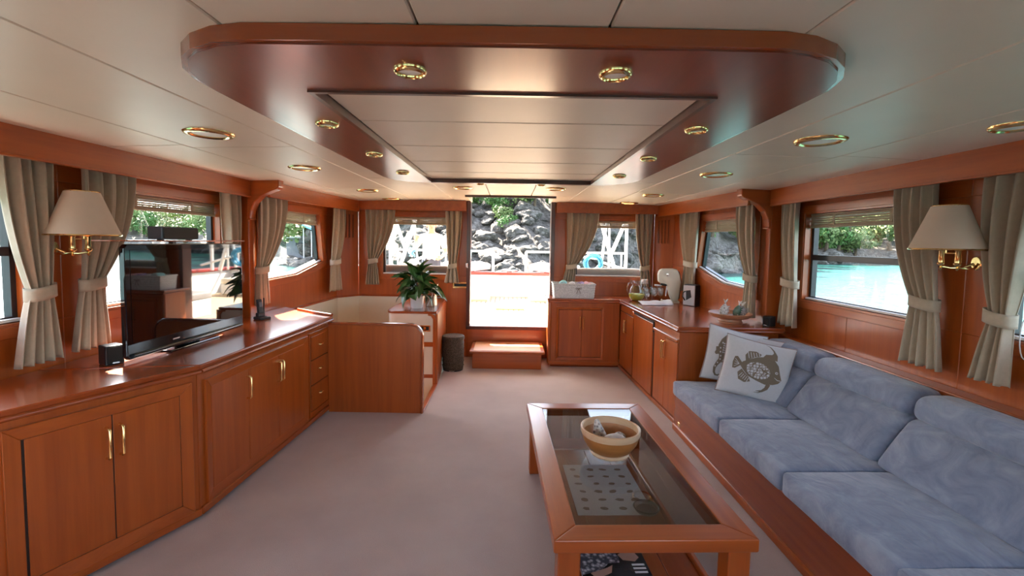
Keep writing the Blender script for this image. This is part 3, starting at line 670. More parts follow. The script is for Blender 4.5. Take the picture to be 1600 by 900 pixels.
def cord(fr, u, z1, z0, label, s=1):
    t = root('blind_cord', fr.P(u, z0, .02), label, 'cord', 'blind cords')
    for k in range(2): tube('string', [fr.P(u + s * (.012 * k + .010 * math.sin(i * .8 + k)), z1 + (z0 + .035 - z1) * i / 10, .022 + .006 * math.cos(i + 2 * k)) for i in range(11)], .0028, WHITE, t, 6)
    tube('loop', [fr.P(u + s * (.03 + .025 * math.cos(a)), z0 + .10 + .10 * math.sin(a), .024) for a in [i * math.pi / 8 for i in range(16)]], .0028, WHITE, t, 6, True)
    lathe('tassel', [(0, .045), (.005, .044), (.008, .03), (.013, .0), (0, 0)], tuple(fr.P(u + s * .006, z0 - .005, .022)), WHITE, t, 10)
cord(FL, 2.268, 1.42, 1.17, 'white blind cord with tassel beside the left picture-edge curtain')
cord(FR_, 2.10, 1.32, 1.04, 'white blind cord with tassel beside the right picture-edge curtain')

# ------------------------------------------------------------------ wall lamps
def sconce(s, x, y, zb, label):
    t = root('wall_lamp', (s * x, y, 1.42), label, 'wall lamp', 'brass wall lamps'); wx = s * (x + .17)
    prof = [(.168, 0), (.165, .004), (.122, .113), (.078, .225), (.076, .225), (.120, .112), (.163, .001), (.168, 0)]
    lathe('lampshade', prof, (s * x, y, zb), SHADE, t, 40, .86, 1)
    sh = lathe('shade_trim', [(.1665, -.001), (.1695, .001), (.167, .007), (.1645, .004), (.1665, -.001)], (s * x, y, zb), BRASS, t, 40, .86, 1)
    lathe('top_trim', [(.0745, .221), (.0785, .223), (.0775, .229), (.0745, .227), (.0745, .221)], (s * x, y, zb), BRASS, t, 32, .86, 1)
    prism('back_plate', [(wx, y + .028 * math.cos(k * math.pi / 8), 1.478 + .036 * math.sin(k * math.pi / 8)) for k in range(16)], (-s * .014, 0, 0), BRASS, t, .004)
    for d in (-1, 1):
        yy = y + d * .045; ax = s * (x + .02)
        tube('arm', [(wx - s * .012, y + d * .012, 1.475), (wx - s * .05, y + d * .03, 1.452), (wx - s * .10, yy, 1.45), (ax, yy, 1.458), (ax, yy, 1.47)], .006, BRASS, t)
        lathe('candle_tube', [(0, .0), (.010, .0), (.017, .008), (.018, .014), (.013, .018), (.0125, .075), (.016, .080), (.0125, .086), (.0125, .115), (0, .115)], (ax, yy, 1.462), BRASS, t, 16)
        lathe('finial', [(0, -.02), (.005, -.016), (.008, -.008), (.004, -.002), (.010, .002), (0, .004)], (ax, yy, 1.458), BRASS, t, 12)
    tube('swing_bar', [(s * (x + .02), y - .045, 1.528), (s * (x + .02), y + .045, 1.528)], .004, BRASS, t); tube('harp', [(s * x, y, 1.53), (s * x, y, zb + .215)], .004, BRASS, t)
    return t
sconce(-1, 2.215, 2.40, 1.545, 'brass wall lamp with pale shade on the left wall, between two curtains')
sconce(1, 2.255, 2.385, 1.545, 'brass wall lamp with pale shade on the right wall above the sofa')

# ------------------------------------------------------------------ television corner
tv = root('television', (-2.03, 2.925, .86), 'large flat black television standing on the left worktop', 'television', rz=R(-1.5), local=True)
HL, Z0, Z1 = .51, .022, .645
box('back_shell', -.05, -.008, -HL + .10, HL - .10, Z0 + .05, Z1 - .06, BLACKM, tv, .012, 2)
bp = [(-HL, Z0 + .02)] + [(-HL + .02, Z0), (HL - .02, Z0), (HL, Z0 + .02), (HL, Z1 - .02), (HL - .02, Z1), (-HL + .02, Z1), (-HL, Z1 - .02)]
prism('bezel', [(-.01, y, z) for y, z in bp], (.03, 0, 0), BLACKG, tv, .006, 2)
box('screen', .0195, .0225, -HL + .035, HL - .035, Z0 + .085, Z1 - .032, plain('screen_glass', (.004, .004, .005), .02, var=0, coat=1), tv, .001)
tube('lower_lip', [(.026, -HL + .03, Z0 + .02), (.034, 0, Z0 + .018), (.026, HL - .03, Z0 + .02)], .012, BLACKG, tv)
box('maker_badge', .0205, .0225, -.19, -.135, Z0 + .047, Z0 + .054, CHROME, tv, .0005); tube('side_chrome', [(.012, HL + .001, Z0 + .03), (.012, HL + .001, Z1 - .02)], .004, CHROME, tv); box('neck', -.045, -.02, -.10, .10, 0.010, .06, BLACKG, tv, .004); box('stand_foot', -.14, .035, -.22, .22, 0, .012, BLACKG, tv, .005, 2)
sh = root('speaker_shelf', (-2.04, 2.9, 1.505), 'narrow reddish shelf strip clipped along the top of the television', 'shelf')
box('shelf_board', -2.10, -2.00, 2.31, 3.48, 1.518, 1.526, MY, sh, .002)
for y in (2.78, 3.14): box('bracket', -2.05, -2.02, y - .015, y + .015, 1.503, 1.519, BLACKM, sh, .003)
sp = root('centre_speaker', (-2.05, 2.83, 1.526), 'wide black loudspeaker on the shelf strip above the television', 'loudspeaker')
box('cabinet', -2.095, -2.008, 2.665, 2.975, 1.531, 1.605, GREYM, sp, .006, 2); box('grille', -2.009, -2.000, 2.672, 2.968, 1.536, 1.600, plain('dark_grille', (.04, .038, .036), .8), sp, .004)
for y in (2.70, 2.94): box('foot', -2.06, -2.03, y - .01, y + .01, 1.526, 1.532, BLACKM, sp, .001)
def cube_speaker(loc, rz, w, h, label):
    t = root('satellite_speaker', loc, label, 'loudspeaker', 'small black loudspeakers', rz=rz, local=True)
    box('cabinet', -w, w, -w, w, 0, h, BLACKM, t, .006, 2); box('grille', w - .001, w + .006, -w + .006, w - .006, .008, h - .006, plain('speaker_cloth', (.010, .010, .011), .9, bmp=.3, scale=300), t, .004); box('badge', w + .005, w + .007, -.015, .015, .010, .016, CHROME, t, 0)
cube_speaker((-2.13, 2.44, .86), R(-28), .042, .105, 'small black cube loudspeaker on the worktop left of the television')
cube_speaker((2.24, 3.93, .86), R(200), .036, .09, 'small black cube loudspeaker on the bar worktop beneath the curtains')
ph = root('cordless_phone', (-2.09, 3.87, .86), 'black cordless telephone standing in its charging base', 'telephone', rz=R(-30), local=True)
box('charging_base', -.05, .055, -.05, .05, 0, .022, BLACKM, ph, .008, 2); box('cradle', -.045, .0, -.03, .03, .02, .055, BLACKM, ph, .006, 2)
hs = hexa('handset', [(-.03, -.024, .03), (.0, -.024, .026), (.0, .024, .026), (-.03, .024, .03), (-.055, -.02, .165), (-.03, -.02, .17), (-.03, .02, .17), (-.055, .02, .165)], BLACKM, ph, .006, 2)
hexa('display', [(-.0105, -.014, .105), (-.009, -.014, .1055), (-.009, .014, .1055), (-.0105, .014, .105), (-.019, -.014, .145), (-.0175, -.014, .1455), (-.0175, .014, .1455), (-.019, .014, .145)], GREYM, hs)
tube('antenna', [(-.035, .04, .02), (-.037, .042, .175)], .006, BLACKM, ph)

# ------------------------------------------------------------------ sofa
t = root('sofa_base', (1.9, 1.2, 0), 'long built in mahogany sofa base with a moulded kick board', 'sofa')
prism('front_panel', [(1.405, 3.80, .03), (1.44, -1.5, .03), (1.47, -1.5, .03), (1.435, 3.80, .03)], (0, 0, .275), MY, t, .004)
prism('seat_deck', [(1.436, 3.80, .02), (1.471, -1.5, .02), (2.33, -1.5, .02), (2.33, 3.80, .02)], (0, 0, .275), MY, t, .003)
prism('kick_board', [(1.392, 3.80, 0), (1.427, -1.5, 0), (1.47, -1.5, 0), (1.435, 3.80, 0)], (0, 0, .05), WY, t, .008, 2)
box('end_knob', 1.40, 1.416, 3.66, 3.70, .06, .10, BRASS, t, .004)
tube('top_bead', [(1.408, 3.80, .303), (1.442, -1.5, .303)], .010, WY, t)
jt = [3.775, 2.965, 2.275, 1.575, .86, .14]; nm = ['aft end', 'second from the aft end', 'third from the aft end', 'fourth from the aft end', 'nearest']
fx = lambda y: 1.372 + (3.8 - y) * .0066
for k in range(5):
    y1, y0 = jt[k] - .004, jt[k + 1] + .004; sk = .04 if k < 3 else 0
    c = [(fx(y0), y0 - sk * .6, .308), (2.02, y0 + .02, .308), (2.02, y1 + (.02 if k else 0), .308), (fx(y1), y1 - (sk * .6 if k else 0), .308)]
    o = soft('seat_cushion', c + [(x + (.0 if x < 1.7 else 0), y, .425 if x < 1.7 else .415) for x, y, z in c], SUEDE, None, .022, .02, 15, .005, k)
    tube('piping', [(fx(y0 + (y1 - y0) * i / 8) + .012, y0 - sk * .6 * (1 - i / 8) - (sk * .6 if k else 0) * i / 8 + (.02 if i == 0 else -.02 if i == 8 else 0) + (y1 - y0) * i / 8, .417) for i in range(9)], .005, SUEDE, o, 6)
    tag(o, f'blue suede seat cushion of the sofa, {nm[k]}', 'cushion', 'sofa seat cushions')
jb = [3.79, 3.155, 2.368, 1.60, .86, .14]
for k in range(5):
    y1, y0 = jb[k] - .003, jb[k + 1] + .003
    c = [(1.915, y0, .41), (2.13, y0, .385), (2.13, y1, .385), (1.915, y1, .41), (2.10, y0, .675), (2.32, y0, .655), (2.32, y1, .655), (2.10, y1, .675)]
    o = soft('back_cushion', c, SUEDE, None, .045, .012, 13, .006, 20 + k, 0)
    tag(o, f'blue suede lower back cushion of the sofa, {nm[k]}', 'cushion', 'sofa back cushions')
    c = [(2.095, y0 + .012, .655), (2.325, y0 + .012, .655), (2.325, y1 + .012, .655), (2.095, y1 + .012, .655), (2.125, y0 + .012, .795), (2.335, y0 + .012, .80), (2.335, y1 + .012, .80), (2.125, y1 + .012, .795)]
    if k == 0: c = [(x, min(y, 3.795), z) for x, y, z in c]
    o = soft('head_bolster', c, SUEDE, None, .062, .008, 13, .004, 40 + k, 0)
    tag(o, f'rounded blue suede bolster along the sofa top, {nm[k]}', 'cushion', 'sofa bolsters')

# throw pillows
class Pil:
    def __init__(s, c, ex, ez, w, h, th):
        s.c = Vector(c); s.x = Vector(ex).normalized(); s.z = Vector(ez); s.z = (s.z - s.x * s.z.dot(s.x)).normalized(); s.n = s.x.cross(s.z) * 1.0
        s.w, s.h, s.t = w / 2, h / 2, th / 2
    def S(s, u, v, side=1, lift=0):       # u, v in -1..1
        e = max(0, (1 - abs(u) ** 2.6)) ** .55 * max(0, (1 - abs(v) ** 2.6)) ** .55
        pin = 1 - .07 * (1 - abs(u) ** 2) * (abs(v) ** 4); pin2 = 1 - .07 * (1 - abs(v) ** 2) * (abs(u) ** 4)
        return s.c + s.x * (s.w * u * pin2) + s.z * (s.h * v * pin) + s.n * side * (s.t * e + .003 * noise.noise(Vector((u * 3, v * 3, s.c.x * 9))) + lift)
def pillow(P, label):
    t = root('throw_pillow', P.c - P.z * P.h, label, 'pillow', 'printed throw pillows'); N = 22
    vs = []; fs = []
    for side in (1, -1):
        o = len(vs)
        for j in range(N + 1):
            for i in range(N + 1): vs.append(P.S(math.sin((i / N * 2 - 1) * math.pi / 2), math.sin((j / N * 2 - 1) * math.pi / 2), side))
        fs += [(o + j * (N + 1) + i, o + j * (N + 1) + i + 1, o + (j + 1) * (N + 1) + i + 1, o + (j + 1) * (N + 1) + i) for j in range(N) for i in range(N)]
    bm = bmn(vs, fs); bmesh.ops.remove_doubles(bm, verts=bm.verts, dist=.0045); bmesh.ops.recalc_face_normals(bm, faces=bm.faces)
    finish('cover', bm, PILLOW, t, True, 180)
    ed = [(-1 + 2 * i / 24, -1) for i in range(24)] + [(1, -1 + 2 * i / 24) for i in range(24)] + [(1 - 2 * i / 24, 1) for i in range(24)] + [(-1, 1 - 2 * i / 24) for i in range(24)]
    tube('piping', [P.S(a, b, 0) for a, b in ed], .0055, PIPE, t, 6, True)
    return t
def prn(P, t, poly, mat=PRINT, lift=.0025, cuts=2):
    bm = bmesh.new(); f = bm.faces.new([bm.verts.new((u, v, 0)) for u, v in poly]); bmesh.ops.triangulate(bm, faces=[f])
    bmesh.ops.subdivide_edges(bm, edges=bm.edges, cuts=cuts, use_grid_fill=True)
    for v in bm.verts: v.co = P.S(v.co.x, v.co.y, 1, lift)
    bmesh.ops.recalc_face_normals(bm, faces=bm.faces)
    o = finish('print', bm, mat, t, True, 180); return o
def stroke(pts, ws):
    L, Rr = [], []
    for i, p in enumerate(pts):
        d = Vector(pts[min(i + 1, len(pts) - 1)]) - Vector(pts[max(i - 1, 0)]); d.normalize(); nn = Vector((-d.y, d.x)) * ws[i] / 2
        L.append(tuple(Vector(p) + nn)); Rr.append(tuple(Vector(p) - nn))
    return L + Rr[::-1]
def ell(c, a, b, rot=0, n=28):
    return [(c[0] + a * math.cos(t) * math.cos(rot) - b * math.sin(t) * math.sin(rot), c[1] + a * math.cos(t) * math.sin(rot) + b * math.sin(t) * math.cos(rot)) for t in [2 * math.pi * i / n for i in range(n)]]
# seahorse pillow (behind) and fish pillow (in front)
P0 = Pil((1.815, 3.655, .655), (.95, -.12, -.20), (.03, .20, 1), .46, .44, .12)
t0 = pillow(Pil((2.045, 3.60, .64), (.80, -.45, -.1), (.18, .22, 1), .42, .36, .12), 'plain pale pillow half hidden behind the two printed pillows')
t = pillow(P0, 'white throw pillow with a brown seahorse print, behind the fish pillow')
def prs(P, t, poly, *k): return prn(P, t, [(u * .82 - .22, v) for u, v in poly], *k)
sh = [(-.10, .66), (-.20, .62), (-.34, .48), (-.40, .30), (-.36, .10), (-.32, -.06), (-.36, -.22), (-.46, -.38), (-.52, -.54), (-.50, -.70), (-.42, -.80), (-.32, -.80), (-.28, -.74)]
prs(P0, t, stroke(sh, [.16, .22, .22, .28, .32, .26, .17, .13, .11, .09, .07, .06, .04]))
prs(P0, t, [(-.16, .72), (-.06, .74), (.04, .66), (.12, .52), (.18, .40), (.12, .36), (.02, .48), (-.10, .52)])
prs(P0, t, [(-.44, .26), (-.62, .22), (-.60, .10), (-.64, .0), (-.58, -.06), (-.46, -.02)])
prs(P0, t, stroke([(-.14, .10), (-.10, -.06), (-.18, -.20), (-.30, -.30)], [.05, .05, .05, .03]))
prs(P0, t, ell((-.10, .62), .05, .045), PILLOW, .0042, 1)
for k, (u, v) in enumerate([(-.40, .40), (-.46, .20), (-.44, .06), (-.40, -.08), (-.40, -.2), (-.47, -.34), (-.53, -.48)]): prs(P0, t, ell((u + .02, v), .03, .03, 0, 10), PILLOW, .0042, 1)
for v in (.36, .28, .20, .12, .04):
    for u in (-.34, -.27): prs(P0, t, rect(u, u + .045, v, v + .045), PILLOW, .0042, 1)
P1 = Pil((1.845, 3.385, .625), (.90, -.42, -.17), (.09, .26, 1), .47, .44, .13)
t = pillow(P1, 'white throw pillow with a large brown fish print, in front')
body = [(.74, -.14), (.66, .06), (.58, .30), (.44, .46), (.20, .50), (-.04, .42), (-.26, .28), (-.42, .16), (-.46, .02), (-.36, -.10), (-.20, -.26), (.04, -.34), (.30, -.40), (.52, -.34), (.66, -.26)]
prn(P1, t, body)
prn(P1, t, ell((.05, -.01), .34, .26, -.15), SCALES, .0042, 2)
prn(P1, t, [(-.42, .12), (-.58, .30), (-.66, .28), (-.70, .08), (-.68, -.12), (-.60, -.12), (-.46, .02)])
prn(P1, t, [(-.34, .22), (-.38, .40), (-.30, .56), (-.10, .60), (.06, .54), (.04, .46), (-.10, .40)])
prn(P1, t, [(.12, .48), (.18, .58), (.34, .62), (.42, .74), (.50, .62), (.52, .44), (.40, .46)])
prn(P1, t, stroke([(.46, .56), (.38, .76), (.26, .90), (.14, .96)], [.06, .05, .03, .01]))
prn(P1, t, [(-.40, -.08), (-.50, -.22), (-.44, -.44), (-.26, -.50), (-.10, -.42), (-.16, -.30), (-.30, -.18)])
prn(P1, t, stroke([(.40, -.36), (.36, -.52), (.26, -.64), (.10, -.68)], [.12, .10, .07, .01]))
prn(P1, t, stroke([(.30, -.62), (.18, -.72), (.06, -.74)], [.04, .03, .01]))
for k in range(5):
    prn(P1, t, stroke([(-.26 + .07 * k, .32 + .035 * k), (-.32 + .075 * k, .52 + .012 * k)], [.018, .018]), PILLOW, .0042, 1)
    prn(P1, t, stroke([(-.36 + .05 * k, -.20 - .03 * k), (-.44 + .06 * k, -.34 - .03 * k)], [.016, .016]), PILLOW, .0042, 1)
    if k < 4: prn(P1, t, stroke([(-.50, .06), (-.64, -.06 + .09 * k)], [.014, .014]), PILLOW, .0042, 1)
prn(P1, t, ell((.56, .06), .042, .042), PILLOW, .0042, 1); prn(P1, t, ell((.565, .06), .02, .02, 0, 12), PRINT, .006, 1)
prn(P1, t, stroke([(.72, -.15), (.62, -.16), (.52, -.10)], [.02, .025, .01]), PILLOW, .0042, 1); prn(P1, t, stroke([(.10, .10), (.20, .02), (.32, -.02), (.24, -.14)], [.03, .06, .07, .02]), PRINT, .006, 1)

# ------------------------------------------------------------------ coffee table
ct = root('coffee_table', (.545, 2.378, 0), 'long low mahogany coffee table with a smoked glass top', 'table', rz=R(1.9), local=True)
HW, HLn, B, TH = .388, .728, .098, .052
o4 = [(-HW, -HLn), (HW, -HLn), (HW, HLn), (-HW, HLn)]; i4 = [(-HW + B, -HLn + B), (HW - B, -HLn + B), (HW - B, HLn - B), (-HW + B, HLn - B)]
for k in range(4):
    j = (k + 1) % 4; p = [o4[k], o4[j], i4[j], i4[k]]
    prism('top_rail', [(x, y, .45 - TH) for x, y in p], (0, 0, TH), WX if k % 2 == 0 else WY, ct, .005, 2)
box('glass_top', -HW + B, HW - B, -HLn + B, HLn - B, .438, .446, SMOKE, ct, 0)
for sx in (-1, 1):
    for sy in (-1, 1):
        x, y = sx * (HW - .062), sy * (HLn - .062); box('leg', x - .043, x + .043, y - .043, y + .043, 0, .45 - TH, WV, ct, .005)
    box('apron', sx * (HW - .075) - .011, sx * (HW - .075) + .011, -HLn + .10, HLn - .10, .355, .40, WY, ct, .002)
for k in range(4): box('shelf_plank', -.27 + k * .135, -.27 + k * .135 + .133, -HLn + .065, HLn - .065, .135, .15, MY, ct, .002)
for sx in (-1, 1): box('shelf_rail', sx * .282 - .011, sx * .282 + .011, -HLn + .10, HLn - .10, .125, .172, WY, ct, .004)
for sy in (-1, 1): box('shelf_rail', -.27, .27, sy * (HLn - .07) - .011, sy * (HLn - .07) + .011, .105, .135, WX, ct, .002)
mt = root('printed_mat', (.565, 2.56, .15), 'pale mat with rows of printed shells on the shelf under the glass', 'mat', rz=R(1.9), local=True)
box('sheet', -.20, .20, -.265, .265, 0, .004, PAPER, mt, 0)
for i in range(4):
    for j in range(6):
        x, y = -.14 + i * .093 + .01 * random.uniform(-1, 1), -.21 + j * .083; a, b = random.uniform(.016, .026), random.uniform(.010, .018)
        q = ell((x, y), a, b, random.uniform(-.5, .5), 12)
        if (i + j) % 3 == 0: q = [(x - a, y), (x - a * .3, y + b), (x + a, y + b * .5), (x + a * .8, y - b), (x - a * .2, y - b)]
        prism('shell_print', [(u, v, .0041) for u, v in q], (0, 0, .0006), PRINT, mt)
ar = root('ashtray', (.735, 2.325, .15), 'small round dark metal dish on the shell printed mat', 'dish')
lathe('dish', [(0, .004), (.05, .004), (.058, .010), (.064, .026), (.058, .027), (.050, .014), (0, .010)], (.735, 2.325, .15 + .0045), plain('dull_pewter', (.20, .20, .19), .3, .7), ar, 28); lathe('dish_rim', [(.058, .026), (.064, .030), (.068, .026), (.064, .022), (.058, .026)], (.735, 2.325, .15 + .0045), BLACKM, ar, 28)
mg = root('magazine', (.47, 1.905, .15), 'glossy dark magazine with a reclining figure in a patterned top on its cover', 'magazine', rz=R(3), local=True)
box('pages', -.145, .145, -.19, .19, .001, .013, WHITEC, mg, 0); box('cover', -.147, .147, -.192, .192, .0135, .015, MAG, mg, 0)
def mp(poly, mat, n='cover_print', z=.0152): prism(n, [(x, y, z) for x, y in poly], (0, 0, .0005), mat, mg)
mdy = -.075
MSK = plain('magazine_skin_print', (.42, .24, .19), .4)
def mq(poly, m): mp([(x, y + mdy) for x, y in poly], m)
mq([(-.145, .245), (-.03, .24), (.015, .185), (.035, .13), (.03, .09), (-.02, .085), (-.06, .045), (-.145, .02)], MAGP); mq([(.035, .14), (.075, .165), (.115, .15), (.125, .12), (.10, .095), (.05, .105)], MSK)
mq([(-.11, .03), (-.03, .06), (-.005, .075), (-.02, .03), (-.09, -.005)], MSK); mq([(.0, -.04), (.12, .0), (.13, -.11), (-.14, -.11), (-.14, -.04)], DENIM)
for y, w in ((.10, .05), (.085, .045), (.0, .055), (-.022, .055), (-.045, .055)): mp(rect(.08, .08 + w, y - .006, y + .005), WHITE, 'title_letter', .0154)
bw = root('wooden_bowl', (.545, 2.37, .45), 'turned wooden bowl with a pale rim on the coffee table', 'bowl')
lathe('bowl', [(0, .012), (.085, .012), (.112, .03), (.138, .07), (.1495, .108), (.141, .108), (.128, .07), (.10, .034), (.06, .022), (0, .02)], (.545, 2.37, .446), BOWLW, bw, 40)
lathe('rim_band', [(.1492, .106), (.155, .120), (.155, .140), (.149, .143), (.143, .138), (.1405, .106), (.1492, .106)], (.545, 2.37, .446), BOWLL, bw, 40); lathe('foot_ring', [(.075, 0), (.098, 0), (.101, .008), (.094, .016), (.075, .016), (.075, 0)], (.545, 2.37, .446), BOWLL, bw, 32)
SHELL = plain('shell_white', (.78, .74, .70), .35, var=.1, scale=40); SPOT = weave('spotted_ceramic', (.16, .12, .11), (.74, .70, .66), 60)
def blob(name, c, r, mat, label, cat, rot=(0, 0, 0), seed=1, group=None):
    bm = bmesh.new(); bmesh.ops.create_icosphere(bm, subdivisions=3, radius=1)
    M = Matrix.Translation(c) @ Euler(rot).to_matrix().to_4x4() @ Matrix.Diagonal((*r, 1))
    for v in bm.verts: v.co *= 1 + .05 * noise.noise(v.co * 2 + Vector((seed, 0, 0)))
    bm.transform(M); o = finish(name, bm, mat, None, True, 180); return tag(o, label, cat, group)
blob('pebble', (.560, 2.325, .540), (.058, .036, .027), SHELL, 'smooth white oval pebble lying in the wooden bowl', 'pebble')
blob('shell', (.600, 2.385, .53), (.035, .03, .022), SPOT, 'small mottled shell behind the white pebble in the bowl', 'shell', (0, .3, .6))
fs_ = root('ceramic_fish', (.495, 2.40, .46), 'spotted white ceramic fish tail leaning in the wooden bowl', 'ornament')
prism('body', [(.475, 2.41, .475), (.53, 2.375, .490), (.535, 2.385, .515), (.505, 2.405, .565), (.485, 2.42, .605), (.468, 2.425, .60), (.462, 2.42, .53)], (.012, .018, 0), SPOT, fs_, .006, 2)
prism('rim_stripe', [(.472, 2.405, .473), (.532, 2.368, .489), (.532, 2.364, .495), (.470, 2.402, .481)], (.010, .012, 0), BROWNC, fs_, .002)

# ------------------------------------------------------------------ plant on the console
pt = root('potted_plant', (-1.03, 5.13, .794), 'leafy green peace lily in a white pot on the stair console', 'plant')
PX, PY, PZ = -1.03, 5.13, .794
lathe('pot', [(0, 0), (.062, 0), (.066, .01), (.078, .10), (.084, .135), (.080, .137), (.073, .10), (.06, .02), (0, .02)], (PX, PY, PZ), WHITE, pt, 28)
lathe('soil', [(0, .105), (.074, .105), (.074, .09), (0, .09)], (PX, PY, PZ), BARK, pt, 20)
def leafmesh(L, Wd, droop, seed):
    vs = []; fs = []; n = 9
    for i in range(n):
        t_ = i / (n - 1); w = Wd * (math.sin(math.pi * min(1, t_ ** .8 * .97 + .03)) ** .8) * .5 + .001; x = L * t_ * (1 - .15 * droop * t_); z = L * (.25 * t_ - droop * t_ * t_ * .75)
        for k, s in enumerate((-1, -.5, 0, .5, 1)): vs.append((x, s * w + .006 * math.sin(seed + 5 * t_), z + abs(s) * w * .45 + .004 * math.sin(9 * t_ + seed + s)))
    for i in range(n - 1):
        for k in range(4): fs.append((i * 5 + k, i * 5 + k + 1, (i + 1) * 5 + k + 1, (i + 1) * 5 + k))
    me = bpy.data.meshes.new('leaf'); me.from_pydata(vs, [], fs); me.materials.append(LEAF); me.polygons.foreach_set('use_smooth', [True] * len(fs)); return me
LM = [leafmesh(.20, .105, .75, 1), leafmesh(.19, .095, 1.1, 2), leafmesh(.21, .10, .45, 3), leafmesh(.17, .09, 1.35, 4)]
for k in range(64):
    a = k * 2.4 + random.uniform(-.3, .3); lev = k / 63; el = -.15 + 1.15 * lev ** 1.5 + random.uniform(-.15, .2); hgt = .15 + .20 * lev + random.uniform(-.02, .04); rad = random.uniform(.05, .15) * (1.15 - .85 * lev)
    p = Vector((rad * math.cos(a), rad * math.sin(a), hgt)); me = LM[2 if el > .7 else k % 4]
    o = bpy.data.objects.new('leaf', me); COL.objects.link(o); o.parent = pt; o.location = p
    o.rotation_euler = Euler((random.uniform(-.6, .6), -el, a + random.uniform(-.5, .5))); o.scale = [random.uniform(.85, 1.3)] * 3
    if k % 2 == 0: tube('stalk', [(PX + p.x * .2, PY + p.y * .2, PZ + .10), (PX + p.x * .55, PY + p.y * .55, PZ + .10 + (p.z - .10) * .65), (PX + p.x, PY + p.y, PZ + p.z)], .0035, LEAF, pt, 6)
for k, (dx, dy_, hz) in enumerate([(-.05, -.06, .30), (.04, -.08, .26), (.07, .02, .33)]):
    o = surf('flower', lambda s, v, dx=dx, dy_=dy_, hz=hz: (PX + dx + .016 * math.sin(math.pi * v) * math.cos(s * 4 - 2), PY + dy_ + .016 * math.sin(math.pi * v) * math.sin(s * 4 - 2), PZ + hz + .07 * v), 9, 8, SHELL, pt)
gb = root('wrapped_gift', (-.90, 5.30, .794), 'small tan box in crumpled clear cellophane beside the plant pot', 'gift')
box('tan_box', -.955, -.865, 5.26, 5.36, .795, .90, plain('tan_card', (.52, .30, .18), .7), gb, .004)
def cel(s, v):
    a = 2 * math.pi * s; r = .072 + .006 * math.sin(5 * a) + (.035 * max(0, v - .55) if v > .55 else 0); return (-.91 + r * math.cos(a), 5.31 + r * math.sin(a), .795 + .26 * v + .02 * math.sin(3 * a) * v)
surf('cellophane', cel, 30, 8, WRAP, gb, 0, True)
tube('ribbon', [(-.935, 5.243, .80), (-.90, 5.236, .88), (-.875, 5.24, .93), (-.885, 5.243, .98), (-.865, 5.25, 1.05)], .004, SHELL, gb, 5)

# ------------------------------------------------------------------ on the bar worktop
TOPZ = .86
tb = root('towel_basket', (.80, 5.80, TOPZ), 'white woven rectangular basket with a dark bow on the aft worktop', 'basket')
def taper(name, x0, x1, y0, y1, z0, z1, f, th, mat, par):
    cx, cy = (x0 + x1) / 2, (y0 + y1) / 2; g = lambda x, y, s: (cx + (x - cx) * s, cy + (y - cy) * s)
    A = [g(*p, 1) for p in ((x0, y0), (x1, y0), (x1, y1), (x0, y1))]; Bt = [g(*p, f) for p in ((x0, y0), (x1, y0), (x1, y1), (x0, y1))]
    I = [(x + (th if x < cx else -th), y + (th if y < cy else -th)) for x, y in Bt]; J = [(x + (th if x < cx else -th), y + (th if y < cy else -th)) for x, y in A]
    vs = [(*p, z0) for p in A] + [(*p, z1) for p in Bt] + [(*p, z1) for p in I] + [(*p, z0 + th) for p in J]
    fs = [(3, 2, 1, 0), (12, 13, 14, 15)] + [(i, (i + 1) % 4, 4 + (i + 1) % 4, 4 + i) for i in range(4)] + [(4 + i, 4 + (i + 1) % 4, 8 + (i + 1) % 4, 8 + i) for i in range(4)] + [(8 + i, 8 + (i + 1) % 4, 12 + (i + 1) % 4, 12 + i) for i in range(4)]
    return mk(name, vs, fs, mat, par, False, .006, 2)
taper('basket_body', .565, 1.055, 5.69, 5.95, TOPZ, 1.035, 1.06, .012, RATT, tb)
rp = [(.55, 5.682), (1.07, 5.682), (1.07, 5.958), (.55, 5.958)]
tube('woven_rim', [(x, y, 1.036) for x, y in rp], .010, RATT, tb, 8, True)
for k in range(5):
    z = TOPZ + .025 + k * .03; f = 1 + .06 * (z - TOPZ) / .175; q = [(.81 + (x - .81) * f, 5.82 + (y - 5.82) * f) for x, y in ((.564, 5.689), (1.056, 5.689), (1.056, 5.951), (.564, 5.951))]
    tube('woven_band', [(x, y, z) for x, y in q], .0045, RATT, tb, 6, True)
for s in (-1, 1):
    tube('bow_loop', [(.86 + s * (.004 + .03 * math.sin(a)), 5.676, .985 + .018 * math.cos(a) * math.sin(a)) for a in [i * math.pi / 8 for i in range(9)]], .003, BROWNC, tb, 6); tube('bow_tail', [(.86, 5.676, .985), (.86 + s * .012, 5.674, .955), (.86 + s * .022, 5.677, .92)], .003, BROWNC, tb, 6)
def rolled(c, L, r, mat, label, rz=0):
    t = root('rolled_towel', c, label, 'towel', 'rolled towels in the basket', rz=rz, local=True)
    tube('roll', [(-L / 2, 0, r), (-L / 2 + .01, 0, r), (L / 2 - .01, 0, r), (L / 2, 0, r)], [r * .9, r, r, r * .9], mat, t, 18)
    tube('spiral_edge', [(-L / 2 - .001, (r * .85 - .0035 * k) * math.cos(k * .7), r + (r * .85 - .0035 * k) * math.sin(k * .7)) for k in range(int(r * .85 / .0035))], .0028, WHITEC, t, 5)
    return t
TW1 = plain('aqua_towel', (.30, .62, .66), .9, bmp=.1, scale=120); TW2 = plain('violet_towel', (.36, .28, .50), .9, bmp=.1, scale=120); TW3 = plain('pink_towel', (.72, .40, .45), .9, bmp=.1, scale=120)
rolled((.68, 5.80, .975), .16, .05, TW1, 'aqua rolled towel at the left in the white basket', R(80))
rolled((.80, 5.84, .965), .16, .045, WHITEC, 'white rolled towel in the middle of the white basket', R(85))
